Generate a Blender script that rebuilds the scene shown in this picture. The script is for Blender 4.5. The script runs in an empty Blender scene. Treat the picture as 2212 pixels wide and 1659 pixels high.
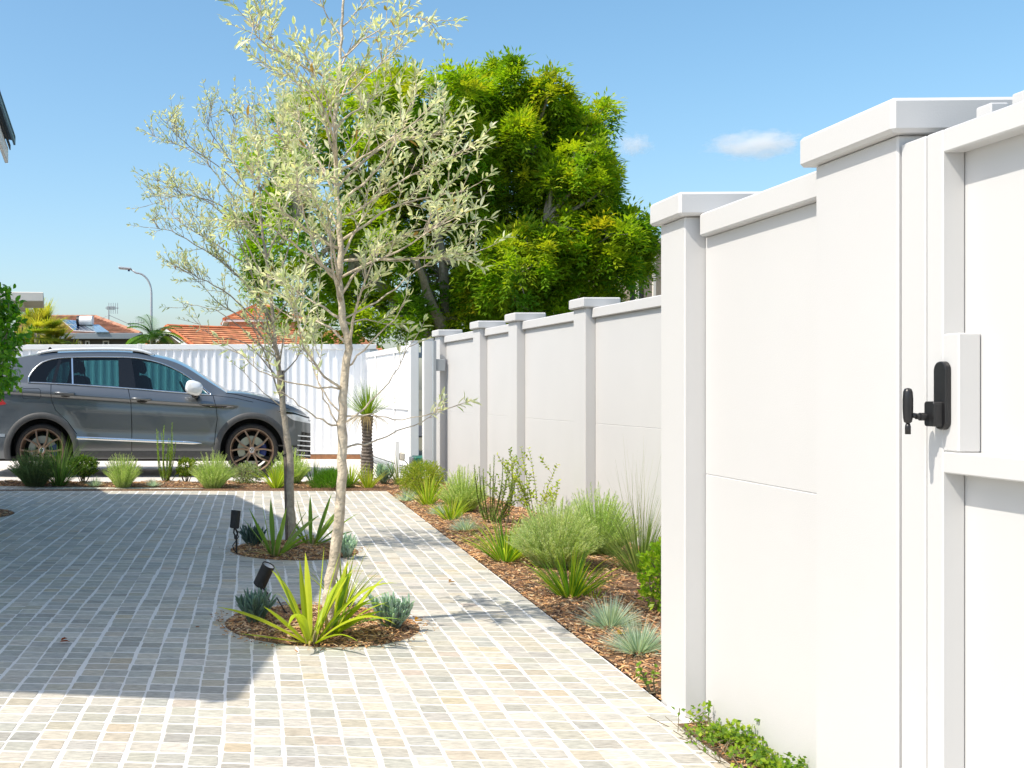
import bpy, math, random
from mathutils import Vector, Matrix
from math import sin, cos, pi, tan, radians, sqrt, atan2
random.seed(11)
SC = bpy.context.scene
COL = SC.collection

# ------------------------------------------------------------------ camera, world, sun, exposure
H_CAM = 1.14
F_PX = 2350.0          # focal length in pixels of a 2212 px wide frame
cam_d = bpy.data.cameras.new("camera")
cam = bpy.data.objects.new("camera", cam_d); COL.objects.link(cam)
cam.location = (0, 0, H_CAM); cam.rotation_euler = (radians(90), 0, 0)
cam_d.sensor_width = 36.0; cam_d.lens = 36.0 * F_PX / 2212.0
cam_d.shift_x = 686.0 / 2212.0; cam_d.shift_y = 11.5 / 2212.0
cam_d.clip_start = 0.05; cam_d.clip_end = 4000
SC.camera = cam
SC.view_settings.view_transform = 'Standard'; SC.view_settings.look = 'None'
SC.view_settings.gamma = 1.0; SC.view_settings.exposure = 0.95
SUN_EL, SUN_A = radians(55), radians(19)       # height of the sun; turn from due left towards the viewer
world = bpy.data.worlds.new("World"); SC.world = world; world.use_nodes = True
wn = world.node_tree.nodes; wl = world.node_tree.links
sky = wn.new("ShaderNodeTexSky"); sky.sky_type = 'NISHITA'; sky.sun_disc = False
sky.sun_elevation = SUN_EL; sky.sun_rotation = radians(270) - SUN_A
sky.air_density = 1.0; sky.dust_density = 2.0; sky.ozone_density = 2.0
bg = wn["Background"]; bg.inputs[1].default_value = 0.115
hs = wn.new("ShaderNodeHueSaturation"); hs.inputs["Hue"].default_value = 0.487; hs.inputs["Saturation"].default_value = 1.16; hs.inputs["Value"].default_value = 0.97
wl.new(sky.outputs[0], hs.inputs["Color"]); wl.new(hs.outputs[0], bg.inputs[0])
sun_d = bpy.data.lights.new("sun", 'SUN'); sun_d.energy = 2.9; sun_d.angle = radians(0.55); sun_d.color = (1.0, 0.93, 0.82)
sun = bpy.data.objects.new("sun", sun_d); COL.objects.link(sun)
to_sun = Vector((-cos(SUN_EL) * cos(SUN_A), -cos(SUN_EL) * sin(SUN_A), sin(SUN_EL)))
sun.rotation_euler = to_sun.to_track_quat('Z', 'Y').to_euler(); sun.location = (-20, 0, 30)
SC.cycles.max_bounces = 8; SC.cycles.diffuse_bounces = 4; SC.cycles.transparent_max_bounces = 12
SC.cycles.volume_bounces = 6; SC.cycles.use_denoising = True

# ------------------------------------------------------------------ measured points -> places
def G(u, v):                       # where a measured sight line meets the ground
    Y = H_CAM * F_PX / (v - 841.0)
    return Vector(((u - 420.0) / F_PX * Y, Y, 0.0))
def S(u, v, Y):                    # a sight line at depth Y
    return Vector(((u - 420.0) / F_PX * Y, Y, H_CAM + (841.0 - v) / F_PX * Y))
def rr(a, b): return random.uniform(a, b)
def lerp(a, b, t): return a + (b - a) * t
def interp(pts, x):
    if x <= pts[0][0]: return pts[0][1]
    for (x0, y0), (x1, y1) in zip(pts, pts[1:]):
        if x <= x1: return y0 + (y1 - y0) * (x - x0) / (x1 - x0)
    return pts[-1][1]
def smooth(pts, x):                # Catmull-Rom style smooth interpolation
    if x <= pts[0][0]: return pts[0][1]
    if x >= pts[-1][0]: return pts[-1][1]
    for i in range(len(pts) - 1):
        x0, y0 = pts[i]; x1, y1 = pts[i + 1]
        if x <= x1:
            xm, ym = pts[i - 1] if i else pts[i]
            xp, yp = pts[i + 2] if i + 2 < len(pts) else pts[i + 1]
            m0 = (y1 - ym) / (x1 - xm); m1 = (yp - y0) / (xp - x0)
            h = x1 - x0; t = (x - x0) / h
            return ((2*t**3 - 3*t*t + 1) * y0 + (t**3 - 2*t*t + t) * h * m0 + (-2*t**3 + 3*t*t) * y1 + (t**3 - t*t) * h * m1)

# ------------------------------------------------------------------ mesh builder
class MB:
    def __init__(s): s.v = []; s.f = []; s.c = []; s.m = []; s.col = (1, 1, 1); s.mi = 0
    def vert(s, p): s.v.append((p[0], p[1], p[2])); s.c.append(s.col); return len(s.v) - 1
    def face(s, *i): s.f.append(i); s.m.append(s.mi)
    def quad(s, a, b, c, d):
        i = [s.vert(p) for p in (a, b, c, d)]; s.face(*i)
    def poly(s, pts): s.face(*[s.vert(p) for p in pts])
    def box(s, x0, x1, y0, y1, z0, z1, b=0.0, M=None):
        if b <= 0:
            P = [(x, y, z) for z in (z0, z1) for y in (y0, y1) for x in (x0, x1)]
            if M: P = [M @ Vector(p) for p in P]
            i = [s.vert(p) for p in P]
            for q in ((0,2,3,1),(4,5,7,6),(0,1,5,4),(2,6,7,3),(0,4,6,2),(1,3,7,5)): s.face(*[i[k] for k in q])
            return
        # chamfered box: every corner has three vertices
        idx = {}
        for ix in (0, 1):
            for iy in (0, 1):
                for iz in (0, 1):
                    c = ((x0, x1)[ix], (y0, y1)[iy], (z0, z1)[iz])
                    d = (b if ix == 0 else -b, b if iy == 0 else -b, b if iz == 0 else -b)
                    for ax in range(3):
                        p = [c[k] + (0 if k == ax else d[k]) for k in range(3)]
                        idx[(ix, iy, iz, ax)] = s.vert(M @ Vector(p) if M else p)
        def F(*k): s.face(*[idx[a] for a in k])
        for sx in (0, 1):
            q = [(sx,0,0,0),(sx,1,0,0),(sx,1,1,0),(sx,0,1,0)]; F(*(q if sx else q[::-1]))
            q = [(0,sx,0,1),(1,sx,0,1),(1,sx,1,1),(0,sx,1,1)]; F(*(q[::-1] if sx else q))
            q = [(0,0,sx,2),(1,0,sx,2),(1,1,sx,2),(0,1,sx,2)]; F(*(q if sx else q[::-1]))
        for a in (0, 1):
            for c in (0, 1):
                F((a,c,0,0),(a,c,0,1),(a,c,1,1),(a,c,1,0))
                F((a,0,c,0),(a,0,c,2),(a,1,c,2),(a,1,c,0))
                F((0,a,c,1),(0,a,c,2),(1,a,c,2),(1,a,c,1))
        for a in (0, 1):
            for c in (0, 1):
                for e in (0, 1): F((a,c,e,0),(a,c,e,1),(a,c,e,2))
    def tube(s, pts, rad, n=6, cap=True):
        pts = [Vector(p) for p in pts]
        if not isinstance(rad, (list, tuple)): rad = [rad] * len(pts)
        rings = []; side = None
        for k, p in enumerate(pts):
            d = (pts[min(k + 1, len(pts) - 1)] - pts[max(k - 1, 0)])
            if d.length < 1e-9: d = Vector((0, 0, 1))
            d.normalize()
            if side is None:
                a = Vector((1, 0, 0)) if abs(d.x) < 0.8 else Vector((0, 1, 0)); side = d.cross(a).normalized()
            else:
                side = side - d * side.dot(d)
                side = side.normalized() if side.length > 1e-6 else d.orthogonal().normalized()
            o = d.cross(side)
            rings.append([s.vert(p + (side * cos(2*pi*j/n) + o * sin(2*pi*j/n)) * rad[k]) for j in range(n)])
        for a, b in zip(rings, rings[1:]):
            for j in range(n): s.face(a[j], a[(j+1) % n], b[(j+1) % n], b[j])
        if cap: s.face(*rings[0][::-1]); s.face(*rings[-1])
    def lathe(s, prof, n=32, M=None, close=False, caps=True):      # prof: (radius, height) around local z
        rings = []
        for r, h in prof:
            rings.append([s.vert((M @ Vector((r*cos(2*pi*j/n), r*sin(2*pi*j/n), h))) if M else (r*cos(2*pi*j/n), r*sin(2*pi*j/n), h)) for j in range(n)])
        R = list(zip(rings, rings[1:]))
        if close: R.append((rings[-1], rings[0]))
        for a, b in R:
            for j in range(n): s.face(a[j], a[(j+1) % n], b[(j+1) % n], b[j])
        if not close and caps:
            if prof[0][0] > 1e-5: s.face(*rings[0][::-1])
            if prof[-1][0] > 1e-5: s.face(*rings[-1])
    def grid(s, P):                                     # P[i][j] points -> quads sharing vertices
        I = [[s.vert(p) for p in row] for row in P]
        for a, b in zip(I, I[1:]):
            for j in range(len(a) - 1): s.face(a[j], a[j+1], b[j+1], b[j])
    def leaf(s, p, d, n, L, W, fold=0.25):              # folded lance-shaped leaf, 6 vertices
        d = d.normalized(); w = d.cross(n)
        if w.length < 1e-4: w = d.orthogonal()
        w.normalize(); n = w.cross(d)
        a = s.vert(p); t = s.vert(p + d*L - n*(L*0.12))
        m1 = p + d*(L*0.32) ; m2 = p + d*(L*0.68) - n*(L*0.03)
        f = n * (W * fold)
        l1 = s.vert(m1 + w*(W*0.46) + f); r1 = s.vert(m1 - w*(W*0.46) + f)
        l2 = s.vert(m2 + w*(W*0.42) + f); r2 = s.vert(m2 - w*(W*0.42) + f)
        c1 = s.vert(m1); c2 = s.vert(m2)
        s.face(a, c1, l1); s.face(c1, c2, l2, l1); s.face(c2, t, l2)
        s.face(a, r1, c1); s.face(r1, r2, c2, c1); s.face(r2, t, c2)
    def leaf4(s, p, d, n, L, W):
        w = d.cross(n)
        if w.length < 1e-5: w = d.orthogonal()
        w.normalize(); m = p + d*(L*0.45) + n*(W*0.15)
        i = [s.vert(p), s.vert(m + w*(W*0.5)), s.vert(p + d*L), s.vert(m - w*(W*0.5))]
        s.face(*i)
    def needle(s, p, d, w, L, W):
        i = [s.vert(p - w*(W*0.5)), s.vert(p + w*(W*0.5)), s.vert(p + d*L)]; s.face(*i)
    def blade(s, p, d, L, W, droop, n=6, fold=0.2, tip=0.15, twist=0.0, wid=None):
        p = Vector(p); d = Vector(d).normalized()
        hz = Vector((d.x, d.y, 0))
        if hz.length < 1e-3: hz = Vector((rr(-1,1), rr(-1,1), 0))
        hz.normalize(); w = Vector((-hz.y, hz.x, 0))
        if twist: w = Matrix.Rotation(twist, 3, d) @ w
        prev = None; seg = L / n
        for k in range(n + 1):
            t = k / n
            ww = W * (wid(t) if wid else (0.75 + 0.6*t - 1.2*t*t if t < 0.5 else lerp(0.75, tip, (t-0.5)*2)))
            nn = w.cross(d)
            row = (s.vert(p - w*(ww*0.5) + nn*(ww*fold)), s.vert(p), s.vert(p + w*(ww*0.5) + nn*(ww*fold)))
            if prev:
                s.face(prev[0], prev[1], row[1], row[0]); s.face(prev[1], prev[2], row[2], row[1])
            prev = row
            p = p + d*seg
            d = (d + Vector((0, 0, -1)) * (droop * seg * (0.3 + 1.4*t))).normalized()
    def build(s, name, mats, parent=None, smooth=False, loc=None):
        me = bpy.data.meshes.new(name)
        me.from_pydata(s.v, [], s.f); me.update()
        if not isinstance(mats, (list, tuple)): mats = [mats]
        for m in mats: me.materials.append(m)
        if len(mats) > 1: me.polygons.foreach_set("material_index", s.m)
        if smooth: me.polygons.foreach_set("use_smooth", [True] * len(s.f))
        if any(c != (1, 1, 1) for c in s.c[:50] + s.c[-50:]):
            at = me.color_attributes.new("col", 'FLOAT_COLOR', 'POINT')
            flat = []
            for c in s.c: flat.extend((c[0], c[1], c[2], 1.0))
            at.data.foreach_set("color", flat)
        o = bpy.data.objects.new(name, me); COL.objects.link(o)
        if parent: o.parent = parent
        if loc is not None: o.location = loc
        return o

def tag(o, label=None, cat=None, group=None, kind=None):
    if label: o["label"] = label
    if cat: o["category"] = cat
    if group: o["group"] = group
    if kind: o["kind"] = kind
    return o
def thing(name, label, cat, loc=(0, 0, 0), rz=0.0, group=None):
    o = bpy.data.objects.new(name, None); COL.objects.link(o)
    o.location = loc; o.rotation_euler = (0, 0, rz); o.empty_display_size = 0.1
    return tag(o, label, cat, group)
def struct(o): o["kind"] = "structure"; return o
def copy_tree(root, loc, rz, label, scale=None):
    r = root.copy(); COL.objects.link(r); r.location = loc; r.rotation_euler = (0, 0, rz); r["label"] = label
    if scale: r.scale = scale if isinstance(scale, tuple) else (scale,) * 3
    for ch in list(root.children):
        c = ch.copy(); COL.objects.link(c); c.parent = r
        for g in ch.children:
            d = g.copy(); COL.objects.link(d); d.parent = c
    return r

# ------------------------------------------------------------------ materials
def new_mat(name):
    m = bpy.data.materials.new(name); m.use_nodes = True
    return m, m.node_tree.nodes, m.node_tree.links, m.node_tree.nodes["Principled BSDF"]
def mat(name, col, rough=0.6, var=0.08, scale=8.0, bump=0.0, bscale=60.0, metal=0.0, spec=0.5, coat=0.0):
    m, N, K, b = new_mat(name)
    b.inputs["Roughness"].default_value = rough; b.inputs["Metallic"].default_value = metal
    b.inputs["Specular IOR Level"].default_value = spec
    if coat: b.inputs["Coat Weight"].default_value = coat; b.inputs["Coat Roughness"].default_value = 0.03
    tc = N.new("ShaderNodeTexCoord")
    n = N.new("ShaderNodeTexNoise"); n.inputs["Scale"].default_value = scale; n.inputs["Detail"].default_value = 6
    K.new(tc.outputs["Object"], n.inputs["Vector"])
    r = N.new("ShaderNodeValToRGB")
    r.color_ramp.elements[0].position = 0.3; r.color_ramp.elements[1].position = 0.7
    r.color_ramp.elements[0].color = [c * (1 - var) for c in col] + [1]
    r.color_ramp.elements[1].color = [min(1, c * (1 + var)) for c in col] + [1]
    K.new(n.outputs["Fac"], r.inputs[0]); K.new(r.outputs[0], b.inputs["Base Color"])
    if bump:
        n2 = N.new("ShaderNodeTexNoise"); n2.inputs["Scale"].default_value = bscale; n2.inputs["Detail"].default_value = 5
        K.new(tc.outputs["Object"], n2.inputs["Vector"])
        bp = N.new("ShaderNodeBump"); bp.inputs["Strength"].default_value = bump; bp.inputs["Distance"].default_value = 0.01
        K.new(n2.outputs["Fac"], bp.inputs["Height"]); K.new(bp.outputs[0], b.inputs["Normal"])
    return m
def mat_attr(name, rough=0.7, bump=0.0, bscale=80.0, streak=None, spec=0.4, nvar=0.0, nscale=60.0):
    m, N, K, b = new_mat(name)
    b.inputs["Roughness"].default_value = rough; b.inputs["Specular IOR Level"].default_value = spec
    a = N.new("ShaderNodeAttribute"); a.attribute_name = "col"
    tc = N.new("ShaderNodeTexCoord"); out = a.outputs["Color"]
    if nvar:
        mp = N.new("ShaderNodeMapping"); K.new(tc.outputs["Object"], mp.inputs["Vector"])
        if streak: mp.inputs["Scale"].default_value = streak
        n = N.new("ShaderNodeTexNoise"); n.inputs["Scale"].default_value = nscale; n.inputs["Detail"].default_value = 7; n.inputs["Roughness"].default_value = 0.65
        K.new(mp.outputs[0], n.inputs["Vector"])
        mr = N.new("ShaderNodeMapRange"); mr.inputs["From Min"].default_value = 0.25; mr.inputs["From Max"].default_value = 0.75
        mr.inputs["To Min"].default_value = 1 - nvar; mr.inputs["To Max"].default_value = 1 + nvar
        K.new(n.outputs["Fac"], mr.inputs["Value"])
        mx = N.new("ShaderNodeVectorMath"); mx.operation = 'SCALE'
        K.new(out, mx.inputs[0]); K.new(mr.outputs[0], mx.inputs["Scale"]); out = mx.outputs[0]
        if bump:
            bp = N.new("ShaderNodeBump"); bp.inputs["Strength"].default_value = bump; bp.inputs["Distance"].default_value = 0.006
            K.new(n.outputs["Fac"], bp.inputs["Height"]); K.new(bp.outputs[0], b.inputs["Normal"])
    K.new(out, b.inputs["Base Color"])
    return m
def mat_leaf(name, trans=0.35, rough=0.5, tint=(1.25, 1.3, 0.6), spec=0.35):
    m, N, K, b = new_mat(name)
    b.inputs["Roughness"].default_value = rough; b.inputs["Specular IOR Level"].default_value = spec
    a = N.new("ShaderNodeAttribute"); a.attribute_name = "col"
    K.new(a.outputs["Color"], b.inputs["Base Color"])
    t = N.new("ShaderNodeBsdfTranslucent")
    v = N.new("ShaderNodeVectorMath"); v.operation = 'MULTIPLY'; v.inputs[1].default_value = tint
    K.new(a.outputs["Color"], v.inputs[0]); K.new(v.outputs[0], t.inputs["Color"])
    mx = N.new("ShaderNodeMixShader"); mx.inputs[0].default_value = trans
    K.new(b.outputs[0], mx.inputs[1]); K.new(t.outputs[0], mx.inputs[2])
    K.new(mx.outputs[0], N["Material Output"].inputs["Surface"])
    return m
def mat_glass(name, tint, refl=1.0, ior=1.5):
    m, N, K, b = new_mat(name); N.remove(b)
    t = N.new("ShaderNodeBsdfTransparent"); t.inputs[0].default_value = (*tint, 1)
    g = N.new("ShaderNodeBsdfGlossy"); g.inputs["Roughness"].default_value = 0.02
    f = N.new("ShaderNodeFresnel"); f.inputs[0].default_value = ior
    mx = N.new("ShaderNodeMixShader"); K.new(f.outputs[0], mx.inputs[0]); K.new(t.outputs[0], mx.inputs[1]); K.new(g.outputs[0], mx.inputs[2])
    K.new(mx.outputs[0], N["Material Output"].inputs["Surface"])
    return m
def vary(c, a=0.15, hue=0.06):
    k = 1 + rr(-a, a)
    return (max(0.004, c[0]*k*(1+rr(-hue, hue))), max(0.004, c[1]*k), max(0.002, c[2]*k*(1+rr(-hue, hue))))
def mixc(a, b, t): return tuple(a[i] + (b[i]-a[i])*t for i in range(3))

M_WALL = mat("white_wall_paint", (0.56, 0.553, 0.545), 0.5, 0.02, 1.6, 0.07, 260)
M_WHITE = mat("white_metal", (0.78, 0.78, 0.77), 0.38, 0.015, 2.0)
M_GATE = mat("gate_powder_coat", (0.565, 0.562, 0.555), 0.33, 0.01, 2.0)
M_FENCE = mat("fence_sheet", (0.84, 0.85, 0.86), 0.45, 0.03, 1.0)
M_BLACK = mat("black_metal", (0.012, 0.012, 0.013), 0.35, 0.2, 20)
M_BLACKMATT = mat("black_matt", (0.018, 0.018, 0.018), 0.7, 0.25, 30, 0.1, 200)
M_GREYPOST = mat("grey_steel", (0.30, 0.33, 0.35), 0.45, 0.05, 5)
M_BARK = mat("olive_bark", (0.55, 0.465, 0.35), 0.9, 0.34, 22, 0.9, 70)
M_BARKD = mat("grey_bark", (0.36, 0.31, 0.24), 0.9, 0.3, 24, 0.9, 80)
M_STAKE = mat("hardwood_stake", (0.16, 0.13, 0.11), 0.85, 0.25, 30, 0.5, 90)
M_LEAF_OLIVE = mat_leaf("olive_leaf", 0.42, 0.5, (1.3, 1.3, 0.9), 0.25)
M_LEAF = mat_leaf("green_leaf", 0.48, 0.55, (1.3, 1.35, 0.5), 0.2)
M_LEAFG = mat_leaf("glossy_leaf", 0.42, 0.38, (1.25, 1.35, 0.5), 0.4)
M_FINE = mat_leaf("fine_foliage", 0.56, 0.8, (1.2, 1.25, 0.75), 0.1)
M_STEM = mat("plant_stem", (0.17, 0.14, 0.08), 0.8, 0.2, 30)

# ------------------------------------------------------------------ ground, paving, driveway, beds
def noise_mat_ground(name, c1, c2, scale, bump, rough=0.9, speck=None, bdist=0.01):
    m, N, K, b = new_mat(name); b.inputs["Roughness"].default_value = rough
    tc = N.new("ShaderNodeTexCoord")
    n = N.new("ShaderNodeTexNoise"); n.inputs["Scale"].default_value = scale; n.inputs["Detail"].default_value = 8; n.inputs["Roughness"].default_value = 0.7
    K.new(tc.outputs["Object"], n.inputs["Vector"])
    r = N.new("ShaderNodeValToRGB"); r.color_ramp.elements[0].position = 0.35; r.color_ramp.elements[1].position = 0.68
    r.color_ramp.elements[0].color = (*c1, 1); r.color_ramp.elements[1].color = (*c2, 1)
    K.new(n.outputs["Fac"], r.inputs[0]); K.new(r.outputs[0], b.inputs["Base Color"])
    bp = N.new("ShaderNodeBump"); bp.inputs["Strength"].default_value = bump; bp.inputs["Distance"].default_value = bdist
    K.new(n.outputs["Fac"], bp.inputs["Height"]); K.new(bp.outputs[0], b.inputs["Normal"])
    return m
M_EARTH = noise_mat_ground("dry_ground", (0.10, 0.09, 0.06), (0.16, 0.15, 0.09), 3, 0.3)
M_DRIVE = noise_mat_ground("exposed_aggregate", (0.50, 0.47, 0.43), (0.72, 0.68, 0.63), 140, 0.35, 0.9)
M_GROUT = noise_mat_ground("pale_grout", (0.70, 0.675, 0.63), (0.76, 0.735, 0.69), 90, 0.3, 0.9, None, 0.004)
M_MULCH = noise_mat_ground("mulch_soil", (0.09, 0.05, 0.03), (0.30, 0.175, 0.09), 55, 1.0, 0.95, None, 0.02)
M_CHIP = mat_attr("bark_chip", 0.9, spec=0.15, nvar=0.3, nscale=90, bump=0.3)
M_STONE = mat_attr("split_stone", 0.75, bump=0.65, streak=(0.5, 2.2, 1.0), spec=0.3, nvar=0.42, nscale=46)

mb = MB(); mb.box(-700, 700, -300, 2500, -0.5, -0.06); struct(mb.build("ground", M_EARTH))

PA = 0.0553; PITCH = 0.0992; EDGE = 1.478
def pv(lx, ly): return (lx * cos(PA) + ly * sin(PA), -lx * sin(PA) + ly * cos(PA))
def far_edge(X): return 12.54 - 0.114 * X
BED1 = (0.615, 5.27, 0.468); BED2 = (0.705, 7.69, 0.452); BED3 = (-2.15, 9.95, 0.50)
STONES = [((.285,.30,.295), 5), ((.225,.24,.24), 3), ((.37,.36,.325), 5), ((.43,.40,.34), 4), ((.46,.44,.40), 3),
          ((.30,.30,.265), 4), ((.17,.185,.19), 1.2), ((.40,.315,.195), 0.7), ((.35,.31,.24), 2), ((.36,.285,.235), 0.4)]
S_TOT = sum(w for _, w in STONES)
def pick_stone():
    t = random.random() * S_TOT
    for c, w in STONES:
        t -= w
        if t <= 0: return vary(tuple(min(0.54, q*1.19) for q in mixc(c, (.40,.365,.295), 0.55)), 0.07, 0.025)
    return STONES[0][0]
def clip_to(p):
    x, y = p
    for cx, cy, r in (BED1, BED2, BED3):
        d = sqrt((x-cx)**2 + (y-cy)**2)
        if d < r: k = r / max(d, 1e-6); x, y = cx + (x-cx)*k, cy + (y-cy)*k
    y = min(y, far_edge(x))
    if y < 4.0: x = min(x, (1.505 if y < 3.70 else 1.60) + 0.0362 * y)
    return x, y
mb = MB()
ncol = 74
for i in range(ncol):
    x1 = EDGE - i * PITCH; wob = rr(0, 6.28); wob2 = rr(0, 6.28); shift = rr(-0.02, 0.02)
    for j in range(2, 132):
        cx = x1 - PITCH/2; cy = j * PITCH * 0.993 + shift
        w = 0.0035 * sin(cy*2.1 + wob) + 0.003 * sin(cy * 7 + wob2)
        c0 = pv(cx, cy)
        if c0[1] > far_edge(c0[0]) + 0.05 or c0[1] < 0.3: continue
        if c0[1] < 4.0 and c0[0] > (1.54 if c0[1] < 3.66 else 1.62) + 0.0362 * c0[1]: continue
        if any(sqrt((c0[0]-a)**2 + (c0[1]-b)**2) < r - 0.055 for a, b, r in (BED1, BED2, BED3)): continue
        hx = PITCH/2 - rr(0.0030, 0.0054); hy = PITCH/2 - rr(0.0033, 0.0056); ch = rr(0.002, 0.007)
        base = [(-hx, -hy+ch), (-hx+ch, -hy), (hx-ch, -hy), (hx, -hy+ch), (hx, hy-ch), (hx-ch, hy), (-hx+ch, hy), (-hx, hy-ch)]
        base = [(px + rr(-0.0022, 0.0022), py + rr(-0.0022, 0.0022)) for px, py in base]
        mb.col = pick_stone()
        z = rr(0.0003, 0.0013); tx, ty = rr(-0.008, 0.008), rr(-0.008, 0.008)
        W = [clip_to(pv(cx + px + w, cy + py)) for px, py in base]
        T = [clip_to(pv(cx + px*0.95 + w, cy + py*0.95)) for px, py in base]
        o = [mb.vert((p[0], p[1], -0.009)) for p in W]
        t = [mb.vert((p[0], p[1], z + tx*q[0] + ty*q[1])) for p, q in zip(T, base)]
        c = mb.vert((sum(p[0] for p in T)/8, sum(p[1] for p in T)/8, z + rr(0.0003, 0.0014)))
        for k in range(8):
            mb.face(o[k], o[(k+1) % 8], t[(k+1) % 8], t[k]); mb.face(t[k], t[(k+1) % 8], c)
pav = struct(mb.build("paving", M_STONE, smooth=False))
gp = [pv(-9, -2), pv(EDGE, -2), (1.70, 3.0), (1.735, 3.95), pv(EDGE, 4.0), (2.16, far_edge(2.16)), (-9, far_edge(-9))]
mb = MB(); mb.poly([(x, y, -0.0003) for x, y in gp]); struct(mb.build("paving_joints", M_GROUT))
mb = MB(); mb.poly([(-30, 13.02, -0.012), (2.95, 13.02, -0.012), (2.95, 18.6, -0.012), (-30, 17.2, -0.012)]); struct(mb.build("driveway", M_DRIVE))
mb = MB(); mb.poly([(-90, 24, -0.03), (90, 30, -0.03), (90, 38, -0.03), (-90, 32, -0.03)]); struct(mb.build("road", mat("asphalt", (0.05, 0.05, 0.052), 0.9, 0.2, 30, 0.3, 200)))

# mulch beds
def hnoise(x, y): return 0.006*sin(7.1*x + 1.3*y) + 0.006*sin(3.3*x - 5.7*y + 1) + 0.004*sin(19*x + 13*y) + 0.003*sin(31*x - 27*y)
def wallX(Y): return 3.33 - 0.0234 * Y
def round_bed(cx, cy, r):
    m = MB(); P = []
    for i in range(13):
        q = i / 12
        P.append([(cx + r*q*cos(2*pi*j/56), cy + r*q*sin(2*pi*j/56), 0.026*(1-q*q) + 0.0008 + hnoise(cx + r*q*cos(2*pi*j/56), cy + r*q*sin(2*pi*j/56)) * (1 - q**6)) for j in range(57)])
    m.grid(P); return m
def right_bed_limits(Y):
    if Y < 4.02: return 1.86, wallX(Y)
    if Y < 12.25: return pv(EDGE, Y)[0] * 1.0 + 0.012, wallX(Y)
    return -6.0, wallX(Y)
def bed_h(x, y):
    e = 1.0
    l, r = right_bed_limits(y)
    if y < 12.25: e = max(0, min(1, (x - l) / 0.25))
    else: e = max(0, min(1, (y - far_edge(x)) / 0.18)) * max(0, min(1, (13.2 - y) / 0.15))
    return 0.0 + 0.03 * e + hnoise(x, y) * e
m = MB()
P = []
for k in range(150):
    Y = 3.3 + (12.25 - 3.3) * k / 149
    l, r = right_bed_limits(max(Y, 4.03) if Y > 3.98 else Y)
    P.append([(lerp(l, r, q/16), Y, bed_h(lerp(l, r, q/16), Y)) for q in range(17)])
m.grid(P)
P = []
for k in range(160):
    X = -6.0 + (3.05 + 6.0) * k / 159
    lo = far_edge(X) + 0.004 if X < 2.17 else 12.25
    hi = 13.2 if X < 2.2 else 13.7
    P.append([(X, lerp(lo, hi, q/10), bed_h(X, lerp(lo, hi, q/10)) if X < 2.2 else 0.02 + hnoise(X, lerp(lo, hi, q/10))) for q in range(11)])
m.grid(P)
struct(m.build("garden_bed", M_MULCH, smooth=True))
struct(round_bed(*BED1).build("garden_bed", M_MULCH, smooth=True))
struct(round_bed(*BED2).build("garden_bed", M_MULCH, smooth=True))
struct(round_bed(*BED3).build("garden_bed", M_MULCH, smooth=True))
m = MB(); m.poly([(1.507 + 0.0362*2, 2, 0.0015), (1.70 + 0.0362*2, 2, 0.0015), (1.66 + 0.0362*3.75, 3.75, 0.0015), (1.507 + 0.0362*3.7, 3.7, 0.0015)])
struct(m.build("garden_bed", M_MULCH))
CHIPC = [(.46,.27,.14), (.36,.19,.09), (.52,.34,.19), (.25,.135,.075), (.58,.42,.26), (.42,.22,.10), (.17,.095,.06), (.54,.30,.13)]
def chip(m, x, y, z, big=1.0):
    L = rr(0.012, 0.042) * big; W = rr(0.003, 0.009) * big; T = rr(0.001, 0.004)
    a = rr(0, pi); M = Matrix.Translation((x, y, z + rr(0.0, 0.008))) @ Matrix.Rotation(a, 4, 'Z') @ Matrix.Rotation(rr(-0.35, 0.35), 4, 'Y') @ Matrix.Rotation(rr(-0.4, 0.4), 4, 'X')
    m.col = tuple(min(.7, q*1.15) for q in vary(random.choice(CHIPC), 0.25, 0.05))
    k = rr(0.5, 1.0)
    P = [M @ Vector(p) for p in ((-L/2, -W/2*k, 0), (L/2, -W/2, 0), (L/2*0.9, W/2, 0), (-L/2, W/2*k, 0), (-L/2, -W/2*k, T), (L/2*0.92, -W/2*0.9, T), (L/2, W/2*0.8, T), (-L/2*0.9, W/2*k, T))]
    i = [m.vert(p) for p in P]
    for q in ((4,5,6,7), (0,1,5,4), (1,2,6,5), (2,3,7,6), (3,0,4,7)): m.face(*[i[a] for a in q])
m = MB()
for (cx, cy, r), n in ((BED1, 3000), (BED2, 1900), (BED3, 900)):
    for _ in range(n):
        q = sqrt(random.random()); a = rr(0, 2*pi); x, y = cx + (r-0.012)*q*cos(a), cy + (r-0.012)*q*sin(a)
        chip(m, x, y, 0.026*(1-q*q) + 0.0008 + hnoise(x, y)*(1-q**6))
for _ in range(15500):
    t = random.random(); Y = 3.95 * (12.3/3.95) ** t
    l, r = right_bed_limits(max(Y, 4.03)); x = lerp(l, r, random.random() ** 1.25)
    chip(m, x, Y, bed_h(x, Y), 1.0 if Y < 7 else 1.35)
for _ in range(3800):
    X = rr(-2.6, 3.0); lo = far_edge(X) + 0.01; Y = rr(lo, 13.15); chip(m, X, Y, bed_h(X, Y) if X < 2.2 else 0.02, 1.4)
for _ in range(260):
    Y = rr(2.6, 3.7); X = rr(1.52, 1.62) + 0.0362*Y; chip(m, X, Y, 0.002, 0.8)
for _ in range(420):             # strays kicked onto the stones
    cx, cy, r = random.choice((BED1, BED1, BED2)); a = rr(0, 2*pi); q = r + abs(random.gauss(0, 0.05)); chip(m, cx + q*cos(a), cy + q*sin(a), 0.004, 0.55)
tag(m.build("mulch", M_CHIP), "red brown bark chip mulch spread over the garden beds", "mulch", kind="stuff")

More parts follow.
